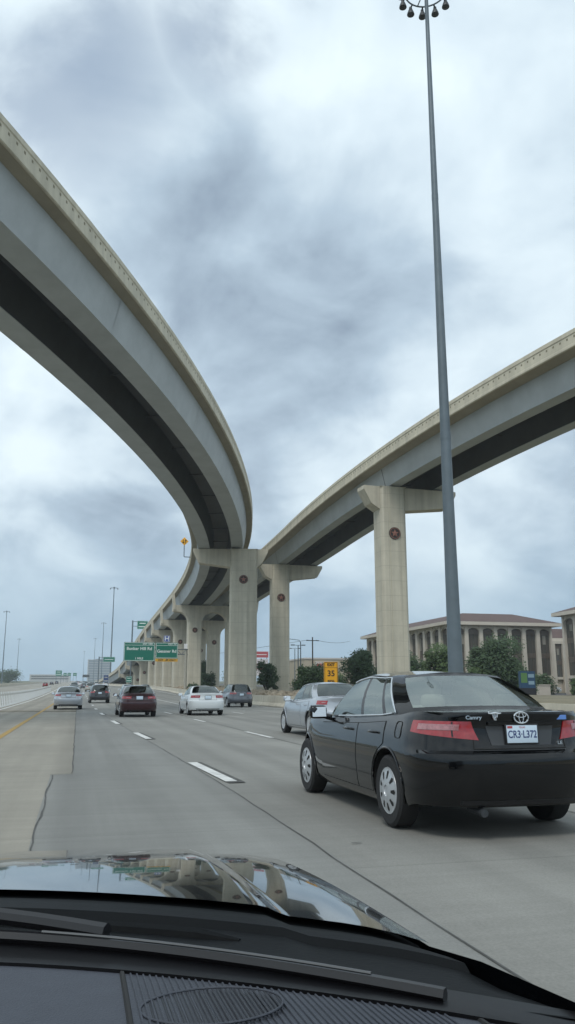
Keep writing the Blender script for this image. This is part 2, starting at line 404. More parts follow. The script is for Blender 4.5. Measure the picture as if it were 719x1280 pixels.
# debris / patches of cement on the lane
bm = bmesh.new()
for x_, y_, a_, b_ in ((2.35, 6.9, .06, .014),):
    vs = [bm.verts.new((x_ + a_*math.cos(t)*rnd.uniform(.7, 1.1), y_ + b_*math.sin(t)*rnd.uniform(.7, 1.2), .009)) for t in np.linspace(0, 6.283, 9)[:-1]]
    bm.faces.new(vs)
o = mesh_obj('road_stain', bm, DARKSEAL, ang=0); o['kind'] = 'structure'

# ------------------------------------------------------------------ flyover ramps
LPTS = [(-37.22,-4.08,25.82),(-30.47,3.3,25.52),(-24.15,11.04,25.22),(-18.23,19.1,24.93),(-12.74,27.45,24.65),(-7.66,36.06,24.37),(-2.99,44.9,24.1),(1.28,53.94,23.84),(5.14,63.16,23.58),(8.6,72.54,23.33),(11.66,82.06,23.08),(14.34,91.69,22.84),(16.63,101.43,22.61),(18.53,111.24,22.39),(20.02,121.13,22.1),(21.09,131.07,21.77),(21.81,141.04,21.42),(22.24,151.03,21.04),(22.45,161.03,20.63),(22.49,171.03,20.2),(22.41,181.03,19.73),(22.24,191.03,19.23),(22.03,201.02,18.7),(21.8,211.02,18.15),(21.57,221.02,17.56),(21.37,231.02,16.95),(21.2,241.01,16.3),(21.06,251.01,15.63),(20.95,261.01,14.92),(20.87,271.01,14.19),(20.79,281.01,13.43),(20.7,291.01,12.63),(20.57,301.01,11.81),(20.36,311.01,10.96),(20.04,321.0,10.08),(19.55,330.99,9.17),(18.84,340.97,8.23),(17.86,350.92,7.36),(15.9,378,5.9),(14.6,410,5.0),(14,450,4.9),(13.8,500,5.2)]
RPTS = [(47.27,6.34,23.63),(43.82,13.5,23.51),(40.85,20.86,23.39),(38.33,28.4,23.26),(36.23,36.06,23.13),(34.52,43.82,22.98),(33.18,51.65,22.83),(32.16,59.53,22.67),(31.43,67.45,22.5),(30.96,75.38,22.32),(30.69,83.32,22.14),(30.61,91.27,21.95),(30.66,99.22,21.74),(30.82,107.16,21.53)]
RPTS += [(31.0, 120, 21.25), (31.2, 135, 20.95), (31.35, 150, 20.7)] + [(p[0] + 8.96, p[1], p[2]) for p in LPTS[19:]]
class Path:
    def __init__(s, pts):
        P = np.array(pts); d = np.r_[0, np.cumsum(np.hypot(*np.diff(P[:, :2], axis=0).T))]
        # Catmull-Rom resample to ~2.5 m
        out = []
        Q = np.vstack([2*P[0]-P[1], P, 2*P[-1]-P[-2]])
        for i in range(1, len(Q) - 2):
            n = max(2, int((d[i] - d[i-1]) / 2.5))
            for t in np.arange(n) / n:
                p0, p1, p2, p3 = Q[i-1:i+3]
                out.append(.5*((2*p1)+(-p0+p2)*t+(2*p0-5*p1+4*p2-p3)*t*t+(-p0+3*p1-3*p2+p3)*t**3))
        out.append(P[-1]); s.P = np.array(out)
        s.d = np.r_[0, np.cumsum(np.hypot(*np.diff(s.P[:, :2], axis=0).T))]
        T = np.gradient(s.P[:, :2], axis=0); T /= np.hypot(T[:, 0], T[:, 1])[:, None]; s.T = T
    def at(s, dist):
        p = [float(np.interp(dist, s.d, s.P[:, k])) for k in range(3)]
        t = Vector((float(np.interp(dist, s.d, s.T[:, 0])), float(np.interp(dist, s.d, s.T[:, 1])))).normalized()
        return Vector(p), t
    def dist_of_y(s, y): return float(np.interp(y, s.P[:, 1], s.d))
    def pt(s, dist, u, v, bank):
        p, t = s.at(dist)
        return Vector((p.x + u * t.y, p.y - u * t.x, p.z + v + u * bank))
def sweep(bm, path, prof, bank, d0=None, d1=None, mi=0, step=None):
    ds = [d for d in path.d if (d0 is None or d > d0) and (d1 is None or d < d1)]
    if d0 is not None: ds = [d0] + ds
    if d1 is not None: ds = ds + [d1]
    rings = [[bm.verts.new(path.pt(d, u, v, bank)) for u, v in prof] for d in ds]
    n = len(prof)
    for a, b in zip(rings[:-1], rings[1:]):
        for k in range(n): bm.faces.new((a[k], a[(k+1) % n], b[(k+1) % n], b[k])).material_index = mi
    bm.faces.new(rings[0]).material_index = mi; bm.faces.new(rings[-1][::-1]).material_index = mi

def ramp(name, label, pts, b, wd, po, bank, fw, dep, joints, origin, dots=True):
    path = Path(pts)
    root = empty(name, origin); tag(root, label, 'flyover')
    inv = Matrix.Translation(-Vector(origin))
    def fin(nm, bm, m, par=root, ang=30):
        bm.transform(inv) if par is root else None
        return mesh_obj(nm, bm, m, par, ang=ang)
    w = b + wd; e = w + po
    bm = bmesh.new()
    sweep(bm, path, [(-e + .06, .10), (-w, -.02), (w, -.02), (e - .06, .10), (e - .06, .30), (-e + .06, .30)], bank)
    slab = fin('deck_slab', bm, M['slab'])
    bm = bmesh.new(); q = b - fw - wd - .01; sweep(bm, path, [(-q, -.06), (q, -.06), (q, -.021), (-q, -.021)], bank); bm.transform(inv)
    mesh_obj('deck_form', bm, M['form_shade'], slab, ang=30)
    for s in (-1, 1):
        bm = bmesh.new()
        pr = [(e - .02, .06), (e + .03, .10), (e + .03, .26), (e, .30), (e, .92), (e + .05, .98), (e + .05, 1.25), (e - .30, 1.25), (e - .30, .98), (e - .42, .31), (e - .10, .06)]
        sweep(bm, path, [(s * u, v) for u, v in pr][::s], bank)
        # row of flat dark squares on the outer face, painted as shaded recesses
        d = path.d[0] + .4
        D1 = path.d[-1]
        while dots and d < D1 and d < 190:
            for dd, hw, v0, v1 in ((d, .07, .67, .82),):
                q = [path.pt(dd + k * hw, s * (e + .006), v, bank) for k, v in ((-1, v0), (1, v0), (1, v1), (-1, v1))]
                bm.faces.new([bm.verts.new(c) for c in q]).material_index = 1
            d += .62
        fin('parapet', bm, [M['parapet'], M['slot_shade']])
    for s in (-1, 1):
        bm = bmesh.new()
        pr = [(b, -dep), (w, -.03), (w - .03, -.03), (b - .35, -.25), (b - fw + .35, -.25), (b - fw - wd + .03, -.03), (b - fw - wd, -.03), (b - fw, -dep)]
        sweep(bm, path, [(s * u, v) for u, v in pr][::s], bank)
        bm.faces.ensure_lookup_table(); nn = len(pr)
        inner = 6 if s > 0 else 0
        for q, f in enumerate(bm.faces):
            if q % nn == inner and len(f.verts) == 4: f.material_index = 1  # inner web coloured dark in place of the shade in the gap
        # bottom flange lip
        lip = [(b + .06, -dep - .035), (b + .06, -dep + .005), (b - fw - .06, -dep + .005), (b - fw - .06, -dep - .035)]
        sweep(bm, path, [(s * u, v) for u, v in lip][::-s], bank)
        # bolted field splices: plates proud of the web
        for j in np.arange(path.d[0] + 11, min(path.d[-1], 260), 17.3):
            for a0, a1 in ((j - .32, j + .32),):
                q = []
                for side in (1,):
                    for (u, v) in ((b + .02, -dep + .06), (w + .015, -.12)):
                        q.append((u, v))
                c = [path.pt(a0, s*q[0][0], q[0][1], bank), path.pt(a1, s*q[0][0], q[0][1], bank), path.pt(a1, s*q[1][0], q[1][1], bank), path.pt(a0, s*q[1][0], q[1][1], bank)]
                bm.faces.new([bm.verts.new(x) for x in c])
                c = [path.pt(a0, s*(b + .06), -dep - .045, bank), path.pt(a1, s*(b + .06), -dep - .045, bank), path.pt(a1, s*(b - fw - .06), -dep - .045, bank), path.pt(a0, s*(b - fw - .06), -dep - .045, bank)]
                bm.faces.new([bm.verts.new(x) for x in c])
        g = fin('girder', bm, [M['steel'], M['form_shade']])
        # open joints over the piers, seen as dark slits
        for j in joints:
            bm = bmesh.new()
            d = path.dist_of_y(j)
            lo, hi = s * (b + .012), s * (w + .012)
            c = [path.pt(d - .05, lo, -dep + .02, bank), path.pt(d + .05, lo, -dep + .02, bank), path.pt(d + .05, hi, -.05, bank), path.pt(d - .05, hi, -.05, bank)]
            bm.faces.new([bm.verts.new(x) for x in c])
            bm.transform(inv); mesh_obj('expansion_joint', bm, M['darkmetal'], g, ang=0)
    # cross frames between the two tubs
    for d in np.arange(path.d[0] + 4, min(path.d[-1], 200), 8.5):
        bm = bmesh.new(); A_, B_, C_, D_ = (path.pt(d, s * (b - fw + (.4 if v > -1 else .1)), v, bank) for s, v in ((-1, -.35), (1, -.35), (1, -dep + .45), (-1, -dep + .45)))
        tube(bm, [A_, B_], .06, 6)
        fin('cross_frame', bm, M['form_shade'])
    return path
pL = ramp('flyover_ramp', 'curved flyover ramp sweeping overhead from the upper left, twin grey girders under a tan parapet', LPTS, 2.97, .53, .764, .038, 1.45, 2.2, [109], (18.1, 109, 0))
pR = ramp('flyover_ramp', 'flyover ramp curving in from the right edge and passing behind the tall lamp mast', RPTS, 3.05, .415, 1.18, .013, 1.09, 1.86, [71.9, 115.5], (31.15, 72, 0))

def medallion(parent, loc, rx=0, rz=0, r=.52):
    bm = bmesh.new(); Mx = Matrix.Translation(loc) @ Matrix.Rotation(rz, 4, 'Z') @ Matrix.Rotation(R(90), 4, 'X')
    lathe(bm, [(0, .04), (r * .86, .04), (r * .88, .07), (r, .07), (r + .02, 0)], 28, M=Mx)
    m = mesh_obj('medallion', bm, M['medal'], parent)
    bm = bmesh.new(); pts = []
    for k in range(10):
        rr = r * (.74 if k % 2 == 0 else .31); a = math.pi / 2 + k * math.pi / 5
        pts.append((rr * math.cos(a), rr * math.sin(a)))
    c = bm.verts.new(Mx @ Vector((0, 0, .10)))
    ring = [bm.verts.new(Mx @ Vector((x, y, .045))) for x, y in pts]
    for k in range(10): bm.faces.new((c, ring[k], ring[(k + 1) % 10]))
    rp = [(r*.93*math.cos(a), r*.93*math.sin(a)) for a in np.linspace(0, 6.2832, 29)[:-1]]; ri = [(r*.82*math.cos(a), r*.82*math.sin(a)) for a in np.linspace(0, 6.2832, 29)[:-1]]
    A = [bm.verts.new(Mx @ Vector((x, y, .075))) for x, y in rp]; B_ = [bm.verts.new(Mx @ Vector((x, y, .075))) for x, y in ri]
    for k in range(28): bm.faces.new((A[k], A[(k+1) % 28], B_[(k+1) % 28], B_[k]))
    mesh_obj('star', bm, M['star'], m, ang=10)
def column_mesh(bm, uc, w, d, z0, z1, ch=.28):
    h = w / 2; k = d / 2
    poly = [(-h + ch, -k), (h - ch, -k), (h, -k + ch), (h, k - ch), (h - ch, k), (-h + ch, k), (-h, k - ch), (-h, -k + ch)]
    lo = [bm.verts.new((uc + x, y, z0)) for x, y in poly]; hi = [bm.verts.new((uc + x, y, z1)) for x, y in poly]
    bm.faces.new(lo[::-1]); bm.faces.new(hi)
    for i in range(8): bm.faces.new((lo[i], lo[(i+1) % 8], hi[(i+1) % 8], hi[i]))
    # raised centre strip on the front and back
    s = w * .17
    for sg in (-1, 1):
        box(bm, uc - s, uc + s, sg * k - .05, sg * k + .05, z0, z1 - .02)
def pier_place(path, y):
    p, t = path.at(path.dist_of_y(y)); return p, math.atan2(-t.x, t.y)
BU = (-2.3, 2.3)
def hammer_pier(label, path, y, ul, ur, uc, w, dep, drop=2.0, medz=3.9, d=2.5):
    p, rz = pier_place(path, y)
    z0 = gz(y) + .0; H = p.z - dep - .17 - z0
    root = empty('bridge_pier', (p.x, p.y, z0), rz); tag(root, label, 'bridge pier', 'piers carrying the flyover ramps')
    bm = bmesh.new(); column_mesh(bm, 0, w, d, -.5, H - .004)
    c = mesh_obj('column', bm, M['column'], root, ang=20); c.location = (uc, 0, 0)
    medallion(c, (0, -d/2 - .055, H - medz), r=.58)
    l0, r0 = uc - w/2, uc + w/2
    bm = bmesh.new(); k = d/2 + .12
    for a, b_, s in ((ul, l0, 1), (ur, r0, -1)):
        poly = [(b_ , H), (b_, H - drop - .35), (a + s*.75, H - drop + .2), (a, H - .35), (a - s*0, H + .0)]
        prism(bm, poly if s > 0 else poly[::-1], -k + .35, k - .35)
    box(bm, l0 - .02, r0 + .02, -d/2 - .005 + .02, d/2 - .02, H - .003, H + .02)
    mesh_obj('pier_cap', bm, M['cap'], root, ang=20)
    for u in BU:
        bm = bmesh.new(); box(bm, u - .4, u + .4, -.4, .4, H + .0, H + .17); mesh_obj('bearing', bm, M['darkmetal'], root)
    return root
hammer_pier('tall tan hammerhead pier in the centre carrying the left flyover, red star medallion', pL, 109, -3.7, 6.5, 3.2, 3.75, 2.2, 2.1, 4.2)
hammer_pier('tan hammerhead pier nearest the tall lamp mast, under the right flyover', pR, 71.9, -5.7, 4.1, -2.75, 2.65, 1.86, 1.9, 4.6, 2.1)
hammer_pier('tan hammerhead pier just right of the central pier, carrying the right flyover', pR, 115.8, -5.8, 3.6, -2.75, 2.65, 1.86, 1.9, 4.9, 2.1)
BENT_LABELS = ['arched twin-column bent directly behind the central pier', 'arched bent second behind the central pier, left of it', 'arched bent third behind the central pier, beside the hospital sign',
    'arched bent fourth behind the central pier, its cap just above the green overhead sign', 'fifth arched bent of the row, half hidden by the green overhead sign', 'sixth arched bent of the row, its column seen under the green overhead sign', 'seventh arched bent, low and far off left of the green overhead sign', 'last and lowest arched bent where the ramps come down far away']
for i, y in enumerate((166, 189, 208, 225, 243, 273, 299, 327)):
    p, rz = pier_place(pL, y); z0 = gz(y); H = p.z - 2.2 - .17 - z0
    root = empty('bridge_bent', (p.x, p.y, z0), rz); tag(root, BENT_LABELS[i], 'bridge pier', 'arched bents in a row under both flyovers')
    ucs = (0.0, 7.9); w_ = 2.9; d_ = 2.2
    for uc in ucs:
        bm = bmesh.new(); column_mesh(bm, 0, w_, d_, -.6, H - 3.2, .25); c = mesh_obj('column', bm, M['column'], root, ang=20); c.location = (uc, 0, 0)
        medallion(c, (0, -d_/2 - .055, H - 5.0))
    # cap with arched haunches
    def arc(x0, x1, z_, n=8):
        """quarter-ellipse from (x0, H-1.3) at the tip to (x1, H-3.2) on the column"""
        return [(x0 + (x1 - x0) * math.sin(t), H - 1.3 - 1.9 * (1 - math.cos(t))) for t in np.linspace(0, math.pi/2, n)]
    ul, ur = -4.5, ucs[1] + 5.0
    top = [(ur, H), (ul, H)]
    a1 = [(ul, H - 1.25)] + arc(ul + .8, -w_/2, 0)
    mid = (ucs[0] + ucs[1]) / 2
    a2 = arc(mid, w_/2, 0)[::-1]; a3 = arc(mid, ucs[1] - w_/2, 0)[1:]
    a4 = arc(ur - .8, ucs[1] + w_/2, 0)[::-1] + [(ur, H - 1.25)]
    bm = bmesh.new(); prism(bm, top + a1 + a2 + a3 + a4, -d_/2 - .06, d_/2 + .06)
    for a, s in ((ul, 1), (ur, -1)):
        poly = [(a, H - .9), (a + s*.55, H - .9), (a + s*.15, H + 2.25), (a - s*.35, H + 2.25)]
        prism(bm, poly if s > 0 else poly[::-1], -d_/2 - .3, -d_/2 + .9)
    mesh_obj('pier_cap', bm, M['cap'], root, ang=30)

# ------------------------------------------------------------------ barriers
def barrier(name, label, xs, ys, h=.82, side=-1):
    bm = bmesh.new(); prof = [(-.02, 0), (-.02, .08), (.16, .30), (.22, h), (.46, h), (.46, 0)]
    rings = []
    for y in ys:
        x = xs(y) + .0
        rings.append([bm.verts.new((x + u, y, gz(y) + v - .01)) for u, v in prof])
    n = len(prof)
    for a, b in zip(rings[:-1], rings[1:]):
        for k in range(n): bm.faces.new((a[k], a[(k+1) % n], b[(k+1) % n], b[k]))
    bm.faces.new(rings[0]); bm.faces.new(rings[-1][::-1])
    o = mesh_obj(name, bm, M['barrier'], ang=25); tag(o, label, 'barrier'); return o
barrier('concrete_barrier', 'low tan concrete barrier along the right edge of the freeway, below the piers', road_right, [-20, 0, 15, 30, 45, 56.5, 64, 71, 80, 90, 100, 112, 124, 134, 150, 170, 185, 203, 225, 245, 270, 300, 350, 420, 500])
barrier('concrete_barrier', 'long low concrete wall far left beyond the opposite lanes', lambda y: -24.5, [-20, 20, 60, 120, 200, 300, 450, 700, 1000], 1.0)

# white flexible pylons along the median line
bm = bmesh.new(); lathe(bm, [(.055, 0.03), (.055, .1), (.045, .14), (.045, 1.0), (.04, 1.08), (.0, 1.1)], 10); box(bm, -.12, .12, -.12, .12, 0, .04)
M['pylon'] = mat('pylon_plastic', (.62, .64, .64), .5)
lathe(bm, [(.048, .80), (.048, .95)], 10, mi=1)
py0 = mesh_obj('delineator_post', bm, [M['pylon'], M['galv_light']])
for i in range(84):
    o = py0 if i == 0 else py0.copy()
    if i: COL.objects.link(o)
    y = 46 + i * 1.55
    o.location = (-5.3, y, gz(y)); tag(o, 'slim white plastic delineator post in the row along the left median line', 'delineator', 'white delineator posts along the median line')

# ------------------------------------------------------------------ cars
def smoothstep(a, b, x):
    t = min(1, max(0, (x - a) / (b - a))); return t * t * (3 - 2 * t)
class CarSpec:
    def __init__(s, **k):
        s.W = .91; s.yr = -1.05; s.yf = 3.755; s.wb = 2.775; s.rw = .33; s.sc = 1.0; s.kind = 'sedan'
        s.ds = [(.16, .13), (.22, .06), (.32, .025), (.45, .012), (.58, .0), (.70, .004), (.80, .018), (.88, .03), (.96, .055), (1.03, .085), (1.1, .13)]
        s.dr = [(.16, .22), (.26, .09), (.40, .025), (.55, .0), (.68, .006), (.72, .010), (.745, .085), (.80, .098), (.92, .11), (1.0, .105), (1.05, .085), (1.075, .09), (1.1, .12)]
        s.df = [(.16, .18), (.3, .04), (.5, .0), (.6, .03), (.68, .09), (.75, .2), (.9, .4)]
        s.zs = [(-1.06, 1.075), (-.5, 1.070), (-.2, 1.035), (.6, .985), (1.2, .962), (2.3, .935), (2.7, .925), (3.1, .855), (3.5, .74), (3.76, .69)]
        s.zb = [(-1.06, .28), (-.6, .275), (-.3, .2), (0, .19), (2.8, .18), (3.4, .17), (3.76, .20)]
        s.crown = [(-1.06, .0), (-.6, .02), (0, .05), (2.2, .06), (2.6, .10), (3.4, .09), (3.76, .04)]
        s.belt = [(0, -.39, 1.105), (.42, -.37, 1.10), (.705, -.24, 1.085), (.79, -.02, 1.04), (.815, .27, 1.012), (.83, .80, .990), (.832, .88, .987), (.80, 1.96, .955), (.70, 2.30, .975), (.40, 2.50, 1.005), (0, 2.58, 1.02)]
        s.roof = [(0, .27, 1.435), (.33, .285, 1.43), (.525, .36, 1.41), (.582, .55, 1.412), (.592, .70, 1.408), (.608, 1.02, 1.425), (.608, 1.09, 1.426), (.575, 1.56, 1.39), (.51, 1.69, 1.38), (.30, 1.77, 1.405), (0, 1.80, 1.415)]
        s.glass_keys = {0, 1, 3, 4, 6, 8, 9}; s.roof_crown = .050; s.side_bulge = .042
        s.trim_chrome = True
        for a, b in k.items(): setattr(s, a, b)
def lin(tab, v):
    return float(np.interp(v, [t[0] for t in tab], [t[1] for t in tab]))
class CarShape:
    def __init__(s, sp):
        s.sp = sp; o = []
        ry, rf = .74, 1.25; nr = 22
        for k in range(nr):
            f = math.pi/2 * k / nr; o.append((sp.W * math.sin(f)**(2/3.0), sp.yr + ry * (1 - math.cos(f)**(2/3.0)) * 1.0))
        ya, yb = sp.yr + ry, sp.yf - rf
        for y in np.linspace(ya, yb, 34): o.append((sp.W, float(y)))
        for k in range(1, 23):
            f = math.pi/2 * (1 - k / 22); o.append((sp.W * max(0, math.sin(f))**(2/2.5) if k < 22 else 0.0, sp.yf - rf * (1 - math.cos(f)**(2/2.5))))
        # front gets narrower slightly
        s.o = [(x * (1 - .05 * smoothstep(2.2, 3.4, y)), y) for x, y in o]
        s.a = [0.0]
        for (x0, y0), (x1, y1) in zip(s.o[:-1], s.o[1:]): s.a.append(s.a[-1] + math.hypot(x1-x0, y1-y0))
        s.zs = [lin(sp.zs, y) for x, y in s.o]; s.zb = [lin(sp.zb, y) for x, y in s.o]
    def P(s, i, z):
        sp = s.sp; x, y = s.o[i]
        wr = smoothstep(.0, -.75, y) if False else (1 - smoothstep(-.95 if sp.kind == 'x' else -.75, .0, y)); wf = smoothstep(2.6, 3.5, y)
        return Vector((x * (1 - lin(sp.ds, z) / .91), y + wr * lin(sp.dr, z) - wf * lin(sp.df, z), z))
    def Pa(s, a, z, off=0.0):
        def q(a_):
            i = int(np.searchsorted(s.a, a_)) - 1; i = min(max(i, 0), len(s.a) - 2)
            t = (a_ - s.a[i]) / (s.a[i+1] - s.a[i]); return s.P(i, z).lerp(s.P(i+1, z), t), i
        p, i = q(a)
        if off:
            h = .02
            t1 = q(min(a + h, s.a[-1]))[0] - q(max(a - h, 0))[0]
            def qz(z_):
                A, B_ = s.P(i, z_), s.P(i+1, z_); t = (a - s.a[i]) / (s.a[i+1] - s.a[i]); return A.lerp(B_, t)
            t2 = qz(z + h) - qz(z - h)
            n = t1.cross(t2).normalized()
            p = p + n * off
        return p
    def a_of_y(s, y):
        ys = [p[1] for p in s.o]; return float(np.interp(y, ys, s.a))
    def cap_z(s, x, y):
        zs = lin(s.sp.zs, y); wd = float(np.interp(y, [p[1] for p in s.o], [p[0] for p in s.o])) or .01
        return zs + lin(s.sp.crown, y) * max(0, 1 - (x / max(.3, wd*.92))**2)
TAUS = [0, .05, .12, .22, .35, .48, .53, .557, .5886, .612, .66, .74, .82, .89, .94, .975, 1]
def car_body_bm(sh):
    sp = sh.sp; n = len(sh.o); bm = bmesh.new()
    idx = [(i, 1) for i in range(n)] + [(i, -1) for i in range(n - 2, 0, -1)]
    levels = []
    for t in TAUS:
        lv = []
        for i, sg in idx:
            z = sh.zb[i] + t * (sh.zs[i] - sh.zb[i]); p = sh.P(i, z); lv.append(bm.verts.new((p.x * sg, p.y, p.z)))
        levels.append(lv)
    m = len(idx)
    for a, b in zip(levels[:-1], levels[1:]):
        for k in range(m): bm.faces.new((a[k], a[(k+1) % m], b[(k+1) % m], b[k]))
    def capf(lv, top):
        NX = 10; prev = None
        for i in range(n):
            A = lv[i]; B_ = lv[(m - i) % m]
            if A is B_: row = [A] * (NX + 1)
            else:
                row = [A]
                for k in range(1, NX):
                    u = -1 + 2 * k / NX; x = -u * A.co.x
                    z = A.co.z + (lin(sp.crown, A.co.y) * (1 - u * u) if top else 0)
                    row.append(bm.verts.new((x, A.co.y, z)))
                row.append(B_)
            if prev:
                for k in range(NX):
                    vs = []
                    for v in (prev[k], prev[k+1], row[k+1], row[k]):
                        if v not in vs: vs.append(v)
                    if len(vs) >= 3:
                        try:
                            f = bm.faces.new(vs)
                            if top:
                                c = f.calc_center_median()
                                if sp.cab[0] < c.y < sp.cab[1] and abs(c.x) < .70: f.material_index = 2
                        except ValueError: pass
            prev = row
    capf(levels[-1], True); capf(levels[0], False)
    bmesh.ops.recalc_face_normals(bm, faces=bm.faces)
    return bm
def boolean_wells(bm, sp):
    me = bpy.data.meshes.new('b'); bm.to_mesh(me); bm.free()
    for k in range(4): me.materials.append(None)
    o = bpy.data.objects.new('b', me); COL.objects.link(o)
    c = bmesh.new()
    for y in (0, sp.wb):
        for s in (-1, 1):
            Mx = Matrix.Translation((s * (sp.W - .05), y, sp.rw + .005)) 
            lathe(c, [(sp.rw + .055, -.30), (sp.rw + .055, .30)], 40, axis='x', M=Mx)
    bmesh.ops.recalc_face_normals(c, faces=c.faces)
    for f in c.faces: f.material_index = 1
    mc = bpy.data.meshes.new('c'); c.to_mesh(mc); c.free()
    mc.materials.append(None); mc.materials.append(M['black'])
    oc = bpy.data.objects.new('c', mc); COL.objects.link(oc)
    me.materials[0] = P_BLACK; me.materials[1] = M['black']; me.materials[2] = M['cabin']; me.materials[3] = M['trim']
    md = o.modifiers.new('b', 'BOOLEAN'); md.object = oc; md.operation = 'DIFFERENCE'; md.solver = 'EXACT'; md.material_mode = 'TRANSFER'
    dg = bpy.context.evaluated_depsgraph_get(); dg.update()
    r = bpy.data.meshes.new_from_object(o.evaluated_get(dg))
    names = [x.name if x else '' for x in r.materials]
    out = bmesh.new(); out.from_mesh(r)
    remap = {}
    for i, nm in enumerate(names):
        remap[i] = 1 if nm == 'black_rubber' else 2 if nm == 'cabin_plastic' else 0
    for f in out.faces: f.material_index = remap.get(f.material_index, 0)
    bpy.data.objects.remove(o); bpy.data.objects.remove(oc)
    bpy.data.meshes.remove(me); bpy.data.meshes.remove(mc); bpy.data.meshes.remove(r)
    return out
def grid_faces(bm, rows, mi=0, flip=False):
    vs = [[bm.verts.new(p) for p in r] for r in rows]
    for a, b in zip(vs[:-1], vs[1:]):
        for k in range(len(a) - 1):
            q = (a[k], a[k+1], b[k+1], b[k]); bm.faces.new(q[::-1] if flip else q).material_index = mi
    return vs
def mir(p, s): return Vector((p.x * s, p.y, p.z))
def patch(bm, sh, a0, a1, z0, z1, off, side=1, na=10, nz=8, mi=0, rim=True):
    """piece of the body surface, lifted by off; a0,a1 functions of z (0..1 fraction), z0,z1 functions of fraction along a"""
    fa0 = a0 if callable(a0) else (lambda z: a0); fa1 = a1 if callable(a1) else (lambda z: a1)
    fz0 = z0 if callable(z0) else (lambda f: z0); fz1 = z1 if callable(z1) else (lambda f: z1)
    rows = []
    for j in range(nz + 1):
        row = []
        for i in range(na + 1):
            f = i / na; z = fz0(f) + (fz1(f) - fz0(f)) * j / nz
            a = fa0(z) + (fa1(z) - fa0(z)) * f
            row.append(mir(sh.Pa(a, z, off), side))
        rows.append(row)
    if not rim:
        grid_faces(bm, rows, mi, side < 0); return rows
    full = []
    def inner(f, j):
        z = fz0(f) + (fz1(f) - fz0(f)) * j / nz; a = fa0(z) + (fa1(z) - fa0(z)) * f
        return mir(sh.Pa(a, z, -.004), side)
    full.append([inner(0, 0)] + [inner(i/na, 0) for i in range(na+1)] + [inner(1, 0)])
    for j in range(nz + 1): full.append([inner(0, j)] + rows[j] + [inner(1, j)])
    full.append([inner(0, nz)] + [inner(i/na, nz) for i in range(na+1)] + [inner(1, nz)])
    grid_faces(bm, full, mi, side < 0); return rows
def greenhouse(sp):
    """returns (frame bmesh, {glass name: bmesh}, point function)"""
    nk = len(sp.belt)
    def pt(k, f, t):
        a = Vector(sp.belt[k]).lerp(Vector(sp.belt[min(k+1, nk-1)]), f); b = Vector(sp.roof[k]).lerp(Vector(sp.roof[min(k+1, nk-1)]), f)
        p = a.lerp(b, t); out = Vector((p.x, (p.y - 1.2) * .35, 0))
        if out.length > 1e-6: out.normalize()
        sidew = min(1, abs(p.x) / .6)
        return p + out * (sp.side_bulge * 4 * t * (1 - t)) * (.5 + .5 * sidew)
    return pt
TS = [-.12, .0, .045, .2, .4, .6, .8, .925, 1.0]
